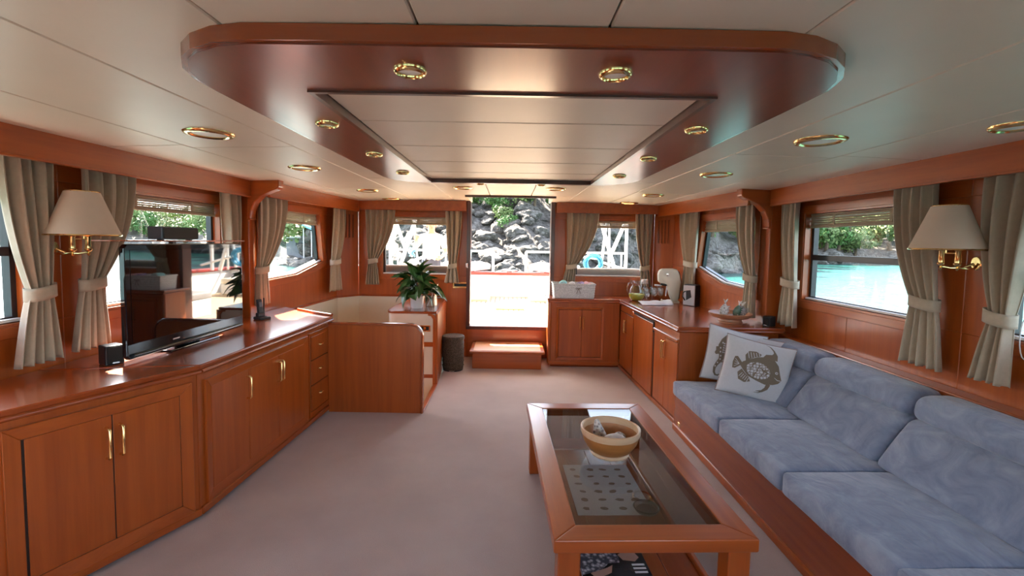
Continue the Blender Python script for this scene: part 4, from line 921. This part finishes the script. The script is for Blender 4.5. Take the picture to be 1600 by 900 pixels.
rolled((.90, 5.80, .975), .18, .042, TW2, 'violet rolled towel right of the middle in the white basket', R(70))
rolled((.99, 5.82, .975), .18, .042, TW3, 'pink rolled towel at the right in the white basket', R(95))
pc = root('glass_pitcher', (1.545, 5.56, TOPZ), 'clear glass pitcher of lime green juice on the bar', 'pitcher'); c = (1.545, 5.56, TOPZ)
lathe('pitcher_body', [(0, .0), (.055, 0), (.085, .03), (.102, .075), (.095, .125), (.070, .170), (.062, .205), (.075, .245), (.072, .245), (.059, .205), (.067, .170), (.092, .125), (.099, .075), (.082, .032), (.054, .006), (0, .006)], c, GLASSW, pc, 32)
lathe('juice', [(0, .008), (.052, .008), (.080, .034), (.0955, .072), (.0945, .085), (0, .085)], c, LIQ, pc, 28)
tube('pitcher_handle', [(1.48, 5.55, TOPZ + .22), (1.44, 5.545, TOPZ + .215), (1.425, 5.543, TOPZ + .17), (1.43, 5.543, TOPZ + .12), (1.455, 5.55, TOPZ + .08)], .010, GLASSW, pc, 10)
bt = root('glass_carafe', (1.71, 5.80, TOPZ), 'clear glass carafe with a white stopper behind the glasses', 'carafe'); c = (1.71, 5.80, TOPZ)
lathe('carafe_body', [(0, 0), (.06, 0), (.066, .02), (.064, .12), (.048, .17), (.040, .195), (.037, .195), (.045, .168), (.061, .12), (.062, .02), (0, .005)], c, GLASSW, bt, 28); lathe('stopper', [(0, .19), (.044, .19), (.046, .20), (.044, .243), (0, .246)], c, WHITE, bt, 24)
def goblet(x, y, label):
    t = root('wine_glass', (x, y, TOPZ), label, 'wine glass', 'wine glasses on the bar')
    lathe('bowl', [(.004, .062), (.020, .068), (.038, .095), (.040, .125), (.034, .165), (.0325, .165), (.038, .125), (.036, .097), (.018, .071), (0, .066)], (x, y, TOPZ), GLASSW, t, 20)
    lathe('stem', [(.0045, .008), (.0038, .03), (.0045, .064)], (x, y, TOPZ), GLASSW, t, 8); lathe('foot', [(0, 0), (.032, 0), (.032, .002), (.006, .008), (0, .009)], (x, y, TOPZ), GLASSW, t, 20)
for x, y, l in ((1.635, 5.44, 'wine glass nearest to the juice pitcher'), (1.665, 5.60, 'wine glass behind the pitcher, second in the cluster'), (1.735, 5.50, 'wine glass in the middle of the cluster on the bar'), (1.765, 5.64, 'wine glass at the back, in front of the carafe'), (1.825, 5.53, 'wine glass in the cluster nearest to the coffee machine'), (1.86, 5.67, 'wine glass in the back right of the cluster')): goblet(x, y, l)
def nap(s, v):
    return (1.50 + .36 * s + .02 * v, 5.14 + .25 * v + .03 * s, TOPZ + .006 + .030 * abs(math.sin(s * 7.5 + v)) * (1 - abs(2 * v - 1) ** 3) * (.2 + s) + .012 * v)
o = surf('napkin', nap, 30, 14, WHITEC, None, .006); tag(o, 'folded white cloth napkin lying in front of the wine glasses', 'napkin')
cm = root('coffee_machine', (1.915, 5.46, TOPZ), 'cream coloured espresso machine with rounded head in the aft corner', 'coffee machine', rz=R(-12), local=True)
def yz(name, prof, x0, x1, mat, bev=.012): return prism(name, [(x0, y, z) for y, z in prof], (x1 - x0, 0, 0), mat, cm, bev, 2, True)
def xz(name, prof, y0, y1, mat, bev=.012): return prism(name, [(x, y0, z) for x, z in prof], (0, y1 - y0, 0), mat, cm, bev, 2, True)
xz('housing', [(-.13, .235), (-.14, .25), (-.145, .33), (-.135, .375), (-.10, .40), (.03, .405), (.065, .395), (.095, .33), (.11, .25), (.09, .06), (.08, .02), (.02, .02), (-.015, .10), (-.035, .18), (-.03, .205), (-.06, .225)], -.075, .075, CREAMP)
xz('base_tray', [(-.10, 0), (.10, 0), (.10, .025), (-.09, .03)], -.085, .085, CREAMP, .006); xz('drip_grid', [(-.085, .03), (.0, .03), (.0, .036), (-.085, .036)], -.06, .06, CHROME, .002)
xz('brew_group', [(-.11, .205), (-.04, .195), (-.045, .235), (-.115, .24)], -.035, .035, BLACKM, .006)
tube('portafilter_handle', [(-.10, 0, .200), (-.13, -.01, .198), (-.185, -.02, .203)], [.009, .011, .012], CHROME, cm, 10); tube('steam_wand', [(-.045, -.05, .20), (-.05, -.055, .15), (-.055, -.055, .08)], .006, WHITE, cm)
lathe('dial', [(0, 0), (.016, 0), (.016, .008), (0, .010)], (-.045, -.078, .335), CHROME, cm, 16).matrix_local = Matrix.Translation((-.045, -.078, .335)) @ Matrix.Rotation(R(90), 4, 'X') @ Matrix.Translation((.045, .078, -.335))
xz('back_tank', [(.07, .05), (.10, .05), (.115, .26), (.09, .37), (.06, .39)], -.06, .06, BLACKM, .006)
ap_ = root('water_kettle', (2.085, 5.22, TOPZ), 'black and silver boxy coffee maker with a dark handle beside the espresso machine', 'coffee maker', rz=R(35), local=True)
box('black_body', -.055, .085, -.075, .075, 0, .235, BLACKM, ap_, .008, 2); box('silver_front', -.068, -.054, -.073, .073, 0.004, .232, plain('silver_plastic', (.62, .62, .68), .3), ap_, .006, 2)
prism('dark_window', [(-.070, -.035, .10), (-.070, .03, .06), (-.070, .035, .17), (-.070, -.02, .18)], (.004, 0, 0), BLACKM, ap_, .001)
tube('grip', [(-.068, .045, .16), (-.10, .05, .15), (-.105, .05, .10), (-.07, .045, .06)], .008, BLACKM, ap_); box('top_plate', -.05, .08, -.07, .07, .234, .240, GREYM, ap_, .003)
fb = root('footed_bowl', (2.0, 4.13, TOPZ), 'wide shallow wooden bowl on a foot at the end of the bar', 'bowl'); c = (2.0, 4.13, TOPZ)
PINKW = wood('pinkish_wood', (.56, .27, .15), (.44, .18, .09), 'x', .4, .2)
lathe('dish', [(0, .030), (.10, .032), (.15, .045), (.178, .068), (.185, .082), (.180, .086), (.170, .076), (.145, .056), (.10, .044), (0, .042)], c, PINKW, fb, 40); lathe('foot', [(0, 0), (.102, 0), (.104, .008), (.096, .014), (.094, .031), (0, .031)], c, PINKW, fb, 32)
GREENG = plain('green_glaze', (.10, .16, .11), .2, var=.3, scale=30); GREYGZ = plain('grey_glaze', (.40, .36, .34), .25, var=.35, scale=45)
def fishorn(c, h, w, lean, rz, mat, label):
    t = root('ceramic_fish', c, label, 'ornament', 'ceramic fish in the footed bowl', rz=rz, local=True)
    prof = [(0, 0), (.35, .03), (.8, .18), (1.0, .38), (.85, .58), (.5, .74), (.22, .82), (0, .84)]
    o = lathe('body', [(r * w, z * h) for r, z in prof], (0, 0, 0), mat, t, 16, 1, .5)
    o.rotation_euler = (0, lean, 0)
    p = [(0, .76), (-.30, .98), (-.55, 1.12), (-.2, 1.06), (0, .98), (.15, 1.10), (.5, 1.16), (.32, .96)]
    f = prism('tail_fin', [(x * w, -.004, z * h) for x, z in p], (0, .008, 0), SPOT if mat is SPOT else SHELL, t, .002); f.rotation_euler = (0, lean, 0)
    e = lathe('eye', [(0, -.006), (.006, 0), (0, .006)], (.3 * w, -.5 * w * .9, .22 * h), SHELL, t, 8); e.rotation_euler = (0, lean, 0)
    for k in range(3):
        g = prism('side_fin', [(w * (.75 + .0 * k), -.003, h * (.30 + .15 * k)), (w * 1.25, -.003, h * (.42 + .15 * k)), (w * .7, -.003, h * (.45 + .13 * k))], (0, .006, 0), mat, t, .001); g.rotation_euler = (0, lean, 0)
fishorn((1.925, 4.11, .908), .145, .045, R(8), R(10), SPOT, 'pale spotted ceramic fish standing at the left in the footed bowl')
fishorn((2.02, 4.08, .908), .14, .034, R(14), R(-15), GREENG, 'dark green ceramic fish standing in the middle of the footed bowl')
fishorn((2.085, 4.13, .908), .125, .055, R(10), R(-5), GREYGZ, 'grey ceramic fish standing at the right in the footed bowl')

# ------------------------------------------------------------------ aft deck outside the doorway
DZ = .36
dk = root('floor_aft', (0, 8.2, DZ), 'sunlit teak deck outside the doorway', kind='structure')
box('deck_bed', -2.55, 2.55, 6.2, 10.0, DZ - .06, DZ - .006, BLACKM, dk, 0)
pm = None
for k in range(56):
    x = -2.52 + k * .09
    if pm is None:
        o = box('plank', x, x + .074, 6.2, 9.96, DZ - .02, DZ, TEAK, dk, .001); pm = o; px0 = x
    else:
        o = pm.copy(); COL.objects.link(o); o.location = (x - px0, 0, 0)
hull = root('wall_stern', (0, 10, DZ), 'white stern bulwark with a red mahogany cap rail', kind='structure')
box('bulwark', -2.7, 2.7, 9.96, 10.06, -1.0, .83, GEL, hull, .01); box('cap_rail', -2.75, 2.75, 9.90, 10.12, .83, .89, REDW, hull, .012, 2)
for s in (-1, 1): box('side_bulwark', *sorted((s * 2.55, s * 2.66)), 6.2, 9.96, -1.0, .83, GEL, hull, .01); box('side_cap_rail', *sorted((s * 2.50, s * 2.72)), 6.2, 9.96, .83, .89, REDW, hull, .012)
ext = root('wall_hull', (0, 2, -1.2), 'white outer hull and cabin sides, with a roof overhang added to block sun', kind='structure')
for s in (-1, 1): box('hull_side', *sorted((s * 2.56, s * 2.62)), -1.9, 6.2, -1.3, .95, GEL, ext, .01)
box('roof_with_sun_overhang', -2.75, 2.75, -1.9, 7.6, 2.48, 2.56, GEL, ext, .02); box('roof_fascia', -2.6, -.6, 6.16, 6.22, 2.1, 2.48, GEL, ext); box('roof_fascia', .6, 2.6, 6.16, 6.22, 2.1, 2.48, GEL, ext); box('roof_fascia', -.62, .62, 6.19, 6.22, 2.45, 2.48, GEL, ext)  # roof's aft overhang is unseen, lengthened to keep sun off the saloon floor
for s in (-1, 1): box('roof_side', *sorted((s * 2.56, s * 2.62)), -1.9, 6.2, 2.1, 2.48, GEL, ext)
box('roof_side', -2.6, 2.6, -1.9, -1.72, 2.1, 2.48, GEL, ext); box('hull_bottom', -2.6, 2.6, -1.9, 10.0, -1.3, -1.15, GEL, ext)
# deck furniture
for s, lb in ((-1, 'left'), (1, 'right')):
    t = root('deck_bench', (s * 1.2, 9.5, DZ), f'white bench with cream cushion against the stern bulwark, {lb} of the gangway', 'bench', 'deck benches')
    x0, x1 = sorted((s * .40, s * 2.2)); box('bench_box', x0, x1, 9.15, 9.88, DZ, DZ + .24, GEL, t, .015, 2)
    soft('seat_pad', [(x0, 9.12, DZ + .24), (x1, 9.12, DZ + .24), (x1, 9.88, DZ + .24), (x0, 9.88, DZ + .24), (x0, 9.12, DZ + .35), (x1, 9.12, DZ + .35), (x1, 9.88, DZ + .35), (x0, 9.88, DZ + .35)], plain('cream_vinyl', (.76, .70, .56), .5), t, .03, .01, 7)
    box('toe_strip', x0 + .03, x1 - .03, 9.135, 9.15, DZ, DZ + .03, TEAK, t)
    t = root('stern_bundle', (s * .9, 10.25, .89), f'white rolled canvas bundle lying on the stern rail, {lb} side', 'bundle', 'canvas bundles')
    tube('canvas', [(s * (.42 + .22 * i), 10.03, 1.0 + .02 * math.sin(i * 2)) for i in range(6)], [.05, .10, .11, .11, .10, .06], WHITEC, t, 14)
    for i in (1, 3): tube('lashing', [(s * (.53 + .22 * i), 10.03 + .115 * math.cos(a), 1.0 + .115 * math.sin(a)) for a in [k * math.pi / 8 for k in range(16)]], .008, ALUW, t, 6, True)
    t = root('stern_rail', (s * .9, 10.05, .89), f'white tubular stern guard rail, {lb} section', 'rail', 'stern rails')
    tube('top_tube', [(s * .36, 10.10, 1.335), (s * 2.5, 10.10, 1.335)], .022, GEL, t, 10)
    for x in (.36, 1.4, 2.45): tube('stanchion', [(s * x, 10.10, .88), (s * x, 10.10, 1.34)], .028 if x < 1 else .018, GEL, t, 10)
    t = root('deck_sofa_back', (s * 1.2, 6.42, DZ), ('brown' if s < 0 else 'grey') + ' padded seat back outside the aft wall window', 'seat')
    x0, x1 = sorted((s * .75, s * 2.2)); m = BROWNC if s < 0 else GREYC
    soft('padded_back', [(x0, 6.27, DZ + .35), (x1, 6.27, DZ + .35), (x1, 6.44, DZ + .35), (x0, 6.44, DZ + .35), (x0, 6.26, 1.20), (x1, 6.26, 1.20), (x1, 6.40, 1.20), (x0, 6.40, 1.20)], m, t, .05, .01, 9)
    soft('seat_pad', [(x0, 6.27, DZ + .25), (x1, 6.27, DZ + .25), (x1, 6.9, DZ + .25), (x0, 6.9, DZ + .25), (x0, 6.27, DZ + .36), (x1, 6.27, DZ + .36), (x1, 6.9, DZ + .36), (x0, 6.9, DZ + .36)], m, t, .03, .01, 7); box('seat_box', x0, x1, 6.27, 6.86, DZ, DZ + .25, GEL, t, .01)
cl = root('stern_cleat', (0, 9.93, .89), 'chrome mooring cleat in the middle of the red cap rail', 'cleat')
tube('horns', [(-.17, 9.98, .935), (-.08, 9.98, .925), (.08, 9.98, .925), (.17, 9.98, .935)], [.008, .016, .016, .008], CHROME, cl, 10); box('cleat_foot', -.06, .06, 9.95, 10.01, .889, .92, CHROME, cl, .006)
vp = root('stern_plate', (0, 9.955, .7), 'grey name plate on the bulwark under the cleat', 'plate'); box('plate', -.19, .19, 9.94, 9.96, .70, .79, GREYC, vp, .004)
ht = root('deck_hatch', (.02, 8.05, DZ), 'low brass edged hatch strip set on the deck planks', 'hatch'); box('hatch_lid', -.23, .26, 7.98, 8.12, DZ, DZ + .025, TEAK, ht, .005); box('brass_edge', -.235, .265, 7.972, 7.98, DZ, DZ + .028, plain('dull_brass', (.45, .33, .14), .4, .8), ht, .001)
def struts(segs, y, label):
    t = root('strut_frame', (segs[0][0], y, DZ), label, 'frame', 'white awning frames')
    for x0, z0, x1, z1, r in segs: tube('tube_strut', [(x0, y, z0), (x1, y, z1)], r, GEL, t, 10)
struts([(-2.33, .88, -2.33, 2.55, .026), (-2.44, 2.5, -2.045, 1.40, .034), (-2.19, .88, -1.66, 2.5, .036), (-1.95, 2.5, -1.79, 1.1, .016), (-2.44, .93, -1.7, 1.22, .022)], 9.0, 'white crossed tube frame on the aft deck seen past the plant')
struts([(1.77, .9, 1.93, 2.55, .024), (1.94, .9, 1.93, 2.5, .018), (1.60, 2.5, 2.11, .88, .036), (2.46, 2.5, 1.985, 1.35, .034), (2.27, .88, 2.27, 2.55, .03), (1.83, 1.17, 2.5, .98, .022), (1.1, 1.31, 1.8, 1.24, .02)], 9.0, 'white crossed tube frame on the aft deck right of the doorway')
hc = root('hose_coil', (1.62, 8.92, 1.0), 'coiled bright blue hose hanging on the aft deck', 'hose')
tube('hook', [(1.62, 8.99, 1.30), (1.62, 8.92, 1.31), (1.62, 8.92, 1.33)], .012, CHROME, hc)
tube('coil', [(1.62 + (.15 + .035 * math.sin(i * .37)) * math.cos(i * .42), 8.93 + .035 * math.sin(i * .11), 1.16 + (.15 + .035 * math.sin(i * .37)) * math.sin(i * .42)) for i in range(110)], .014, BLUEH, hc, 8)

# ------------------------------------------------------------------ the man on the aft deck
def person():
    J = {}; E = []; names = []
    def v(n, p, r, par=None):
        J[n] = (Vector(p), r); names.append(n)
        if par: E.append((par, n))
    v('pelvis', (0, 0, .88), .14); v('belly', (0, -.01, 1.03), .145, 'pelvis'); v('chest', (0, 0, 1.20), .155, 'belly'); v('upper', (0, .01, 1.32), .125, 'chest'); v('neck', (0, 0, 1.42), .058, 'upper')
    v('jaw', (0, -.015, 1.50), .068, 'neck'); v('skull', (0, -.005, 1.585), .085, 'jaw'); v('crown', (0, .005, 1.645), .066, 'skull')
    for s, n in ((-1, 'r'), (1, 'l')):
        v('sh' + n, (s * .165, .01, 1.335), .068, 'upper')
        if s < 0: v('elb' + n, (s * .30, -.08, 1.13), .047, 'sh' + n); v('wr' + n, (s * .27, -.27, 1.24), .031, 'elb' + n); d = Vector((.10, -.5, .85)).normalized(); side = Vector((1, 0, -.1)).normalized()
        else: v('elb' + n, (s * .27, .0, 1.07), .047, 'sh' + n); v('wr' + n, (s * .17, -.20, .98), .031, 'elb' + n); d = Vector((-.5, -.8, -.1)).normalized(); side = Vector((.2, -.1, 1)).normalized()
        w = J['wr' + n][0]; v('palm' + n, w + d * .05, .030, 'wr' + n); v('palm2' + n, w + d * .085, .028, 'palm' + n)
        for k, L in enumerate((.062, .072, .066, .05)):
            b = w + d * .095 + side * ((k - 1.5) * .021); nn = d.cross(side)
            v('f%d%s' % (k, n), b, .0095, 'palm2' + n); v('g%d%s' % (k, n), b + d * L * .55 + nn * .010, .009, 'f%d%s' % (k, n)); v('h%d%s' % (k, n), b + d * L * .85 + nn * .034, .008, 'g%d%s' % (k, n))
        v('t0' + n, w + d * .045 - side * .036, .012, 'palm' + n); v('t1' + n, w + d * .08 - side * .052 + nn * .012, .010, 't0' + n); v('t2' + n, w + d * .105 - side * .045 + nn * .026, .0085, 't1' + n)
        v('hip' + n, (s * .09, 0, .82), .105, 'pelvis'); v('kn' + n, (s * .10, -.02, .46), .062, 'hip' + n); v('an' + n, (s * .11, .02, .09), .042, 'kn' + n); v('heel' + n, (s * .115, -.02, .045), .042, 'an' + n); v('toe' + n, (s * .125, -.15, .032), .032, 'heel' + n)
    me = bpy.data.meshes.new('body'); ix = {n: i for i, n in enumerate(names)}
    me.from_pydata([J[n][0] for n in names], [(ix[a], ix[b]) for a, b in E], [])
    o = bpy.data.objects.new('tmp_body', me); COL.objects.link(o)
    o.modifiers.new('skin', 'SKIN')
    for i, n in enumerate(names):
        sv = me.skin_vertices[0].data[i]; r = J[n][1]
        sv.radius = (r * (1.12 if n in ('chest', 'belly', 'upper') else 1), r * (.8 if n in ('chest', 'upper', 'belly', 'pelvis') else 1)); sv.use_root = (n == 'pelvis')
    sb = o.modifiers.new('sub', 'SUBSURF'); sb.levels = 2; sb.render_levels = 2
    bpy.context.view_layer.update()
    ev = o.evaluated_get(bpy.context.evaluated_depsgraph_get()); m2 = bpy.data.meshes.new_from_object(ev); bpy.data.objects.remove(o); bpy.data.meshes.remove(me)
    m2.materials.clear()
    for m in (SKIN, GEL_SHIRT, DENIM, BROWNC): m2.materials.append(m)
    for p in m2.polygons:
        c = p.center; p.use_smooth = True; i = 0
        if c.z < .075: i = 3
        elif c.z < .93 and abs(c.x) < .24 and not (c.y < -.13): i = 2
        elif c.z < 1.405 and (abs(c.x) < .20 and c.y > -.17 or (c.z > 1.14 and abs(c.x) < .285 and c.y > -.11)): i = 1
        p.material_index = i
    return m2
GEL_SHIRT = plain('white_shirt', (.80, .80, .80), .9, var=.03)
mn = root('person', (-1.36, 8.0, DZ), 'person in a white shirt standing on the aft deck, one forearm raised', 'person', rz=R(12), local=True); mn.scale = (.95, .95, .93)
mb = bpy.data.objects.new('body', person()); COL.objects.link(mb); mb.parent = mn
def hp(name, c, r, mat, rot=(0, 0, 0)):
    bm = bmesh.new(); bmesh.ops.create_uvsphere(bm, u_segments=16, v_segments=10, radius=1); bm.transform(Matrix.Translation(c) @ Euler(rot).to_matrix().to_4x4() @ Matrix.Diagonal((*r, 1))); return finish(name, bm, mat, mn, True, 180)
hp('hair', (0, .016, 1.632), (.086, .092, .072), plain('grey_hair', (.22, .20, .19), .8)); hp('nose', (0, -.098, 1.555), (.014, .022, .026), SKIN, (.3, 0, 0))
for s in (-1, 1): hp('ear', (s * .086, .0, 1.555), (.012, .022, .032), SKIN); hp('sunglass_lens', (s * .033, -.083, 1.585), (.028, .014, .019), BLACKG)
tube('sunglass_frame', [(-.086, .0, 1.59), (-.065, -.075, 1.592), (0, -.097, 1.592), (.065, -.075, 1.592), (.086, .0, 1.59)], .004, BLACKM, mn, 6); hp('mouth', (0, -.086, 1.508), (.024, .008, .006), plain('lips', (.45, .18, .15), .5))
tube('collar', [(.062 * math.cos(a), .058 * math.sin(a) - .004, 1.405 - .012 * math.sin(-a)) for a in [k * math.pi / 8 for k in range(16)]], .014, GEL_SHIRT, mn, 8, True)
bc = root('blue_cloth', (-1.63, 7.62, 1.35), 'crumpled light blue cloth held in front of the person on deck', 'cloth')
surf('cloth', lambda s, v: (-1.62 + .10 * (s - .5) + .02 * math.sin(9 * v), 7.62 + .04 * math.sin(8 * s + 3 * v), 1.42 - .14 * v + .012 * math.sin(11 * s)), 14, 12, plain('light_blue_cloth', (.30, .58, .80), .8), bc, .005)

# ------------------------------------------------------------------ sea, shore, rocks, trees
WZ = -1.2
sea = box('sea', -700, 700, -300, 900, WZ - .5, WZ, WATER, None, 0); sea.name = 'sea_water'; tag(sea, 'turquoise sea water around the boat', kind='stuff')
CP = [(-180, 190), (-75, 220), (-52, 190), (-45, 150), (-36, 120), (-30, 78), (-24, 50), (-18, 34), (-10, 25), (0, 23), (10, 25), (18, 34), (23, 46), (28, 56), (33, 88), (40, 108), (50, 120), (70, 150), (180, 190)]
def shoreR(az):
    for (a0, r0), (a1, r1) in zip(CP[:-1], CP[1:]):
        if a0 <= az <= a1: t = (az - a0) / (a1 - a0); return r0 + (r1 - r0) * (t * t * (3 - 2 * t))
    return 190
def landh(az, r):
    d = r - shoreR(az); k = 1 if abs(az) < 24 else .62
    h = -1.5 + 3.2 * min(1, d / 4) if d < 4 else 1.7 + 16 * k * (1 - math.exp(-(d - 4) / (26 if abs(az) < 24 else 40)))
    p = Vector((math.radians(az) * 12, r * .12, 0)); return WZ + h + (1.1 if d > 0 else .2) * noise.noise(p * 1.3) + .5 * noise.noise(Vector((az * 1.7, r * .6, 3)))
vs = []; fs = []; NA, NR = 181, 34
for i in range(NA):
    az = -85 + 170 * i / (NA - 1); r0 = shoreR(az) - 3
    for j in range(NR):
        r = r0 + 170 * (j / (NR - 1)) ** 2.2; a = R(az); vs.append((r * math.sin(a), r * math.cos(a), landh(az, r)))
for i in range(NA - 1):
    for j in range(NR - 1): fs.append((i * NR + j, (i + 1) * NR + j, (i + 1) * NR + j + 1, i * NR + j + 1))
ld = mk('hillside_ground', vs, fs, ROCK, None, True, sharp=180); tag(ld, 'dry brown hillside rising from the shore', kind='structure')
def rockmesh(seed):
    bm = bmesh.new(); bmesh.ops.create_icosphere(bm, subdivisions=3, radius=1)
    for v in bm.verts:
        n1 = noise.noise(v.co * 1.1 + Vector((seed * 7, 0, 0))); n2 = noise.noise(v.co * 3.1 + Vector((seed * 3, 5, 0))); v.co *= 1 + .45 * n1 + .16 * n2; v.co.z *= .75
    me = bpy.data.meshes.new('boulder'); bm.to_mesh(me); bm.free(); me.materials.append(ROCK); return me
RM = [rockmesh(k) for k in range(6)]
def zone(az): return 'behind the stern' if abs(az) < 12 else ('on the shore past the left aft window' if az < 0 else 'on the shore past the right aft window') if abs(az) < 34 else ('along the far left shore' if az < 0 else 'along the far right shore')
for k in range(300):
    if k < 220: az = random.choice((-1, 1)) * random.uniform(6, 16.5) if k < 125 else random.uniform(-6, 6); d = random.uniform(-.5, 11); s = random.uniform(.3, 1.1) if k < 125 else random.uniform(.22, .8)
    elif k < 275: az = random.choice((-1, 1)) * random.uniform(17, 31); d = random.uniform(-1, 5); s = random.uniform(.7, 1.8)
    else: az = random.choice((-1, 1)) * random.uniform(32, 48); d = random.uniform(-1, 3); s = random.uniform(.8, 2.0)
    r = shoreR(az) + d; a = R(az); o = bpy.data.objects.new('boulder', RM[k % 6]); COL.objects.link(o)
    o.location = (r * math.sin(a), r * math.cos(a), landh(az, r) + .1 * s); o.rotation_euler = (random.uniform(-.4, .4), random.uniform(-.4, .4), random.uniform(0, 6.28)); o.scale = (s * random.uniform(.8, 1.3), s, s * random.uniform(.6, 1.0))
    tag(o, ('small' if s < .45 else 'mid-sized' if s < .8 else 'large') + ' rough grey boulder ' + ('at the waterline ' if d < 1.5 else 'low on the bank ' if d < 5 else 'high on the bank ') + zone(az), 'boulder', 'boulders ' + zone(az))
def crown(seed, mat, n=1500, shape=(1, 1, .9)):
    rnd = random.Random(seed); vs = []; fs = []; lobes = [(Vector((rnd.uniform(-.6, .6), rnd.uniform(-.6, .6), rnd.uniform(-.3, .7))), rnd.uniform(.35, .6)) for _ in range(9)]
    for k in range(n):
        c, r = lobes[k % 9]; d = Vector((rnd.gauss(0, 1), rnd.gauss(0, 1), rnd.gauss(0, 1))).normalized(); p = c + d * r * rnd.uniform(.75, 1.05); p = Vector((p.x * shape[0], p.y * shape[1], p.z * shape[2]))
        a = Vector((rnd.gauss(0, 1), rnd.gauss(0, 1), rnd.gauss(0, 1))).normalized(); b = a.cross(d).normalized(); s = rnd.uniform(.05, .10); i = len(vs)
        vs += [p - a * s, p + b * s * .7, p + a * s, p - b * s * .7]; fs.append((i, i + 1, i + 2, i + 3))
    me = bpy.data.meshes.new('crown'); me.from_pydata(vs, [], fs); me.materials.append(mat); return me
CM = [crown(1, LEAFA), crown(2, LEAFB), crown(3, LEAFA, shape=(.8, .8, 1.2)), crown(4, LEAFB, shape=(1.2, 1.1, .7))]
def trunkm():
    o = tube('trunk', [(0, 0, -1.3), (.03, .02, -.8), (-.03, 0, -.3), (.05, .03, .3)], [.10, .08, .06, .03], BARK, None, 7); me = o.data; bpy.data.objects.remove(o)
    for v in me.vertices: v.co.z -= 1.3
    return me
TM = trunkm()
for k in range(215):
    if k < 62: az = random.uniform(-19, 19) if k < 34 else random.uniform(-6, 6); d = random.uniform(7.5, 19); s = random.uniform(.7, 1.3)
    elif k < 96: az = random.choice((-1, 1)) * random.uniform(19, 32); d = random.uniform(4, 22); s = random.uniform(1.5, 3.2)
    else: az = random.choice((-1, 1)) * random.uniform(31, 52); d = random.uniform(3, 24); s = random.uniform(2.2, 4.4)
    r = shoreR(az) + d; a = R(az); z = landh(az, r); p = (r * math.sin(a), r * math.cos(a), z)
    t = root('tree', p, ['leafy green tree ', 'olive green bush ', 'tall dark green tree ', 'spreading pale green tree '][k % 4] + ('near the water ' if d < 9 else 'half way up ' if d < 14 else 'high up ') + zone(az), 'tree', 'trees ' + zone(az), local=True); t.rotation_euler.z = random.uniform(0, 6); t.scale = (s, s, s * random.uniform(.85, 1.15))
    c = bpy.data.objects.new('crown', CM[k % 4]); COL.objects.link(c); c.parent = t; c.location = (0, 0, .72)
    b = bpy.data.objects.new('trunk', TM); COL.objects.link(b); b.parent = t; b.location = (0, 0, 1.3)
# small landing place seen through the left aft window
ld_ = landh(-24.5, shoreR(-24.5) + 3)
hx, hy = -(shoreR(-24.6) + 2) * math.sin(R(24.6)), (shoreR(-24.6) + 2) * math.cos(R(24.6))
ht = root('shore_hut', (hx, hy, .0), 'low grey stone hut on the far shore, seen through the left aft window', 'hut')
box('hut_wall', hx - 1.3, hx + 1.0, hy, hy + 2, -.9, 1.55, plain('grey_stone', (.17, .17, .18), .9, var=.15, scale=2), ht, .05); box('hut_roof', hx - 1.5, hx + 1.2, hy - .2, hy + 2.2, 1.55, 1.75, plain('pale_slab', (.6, .58, .55), .9), ht, .03); box('hut_window', hx - .3, hx + .7, hy - .03, hy, .75, 1.1, BLACKM, ht, 0)
sx_, sy_ = hx + 2.0, hy - .6
cn = root('shore_canopy', (sx_, sy_, -.5), 'light blue canopy on thin white posts on the far shore', 'canopy'); 
prism('canopy_roof', [(sx_ - 1.0, sy_ - .8, 2.75), (sx_ + 1.0, sy_ - .8, 2.05), (sx_ + 1.0, sy_ + .8, 2.05), (sx_ - 1.0, sy_ + .8, 2.75)], (0, 0, .22), plain('light_blue_canvas', (.22, .55, .75), .7), cn)
for dx in (-.9, -.1, .8):
    for d in (-.7, .7): tube('post', [(sx_ + dx, sy_ + d, -1.2), (sx_ + dx, sy_ + d, 2.6 - .35 * (dx + 1))], .05, GEL, cn, 6)
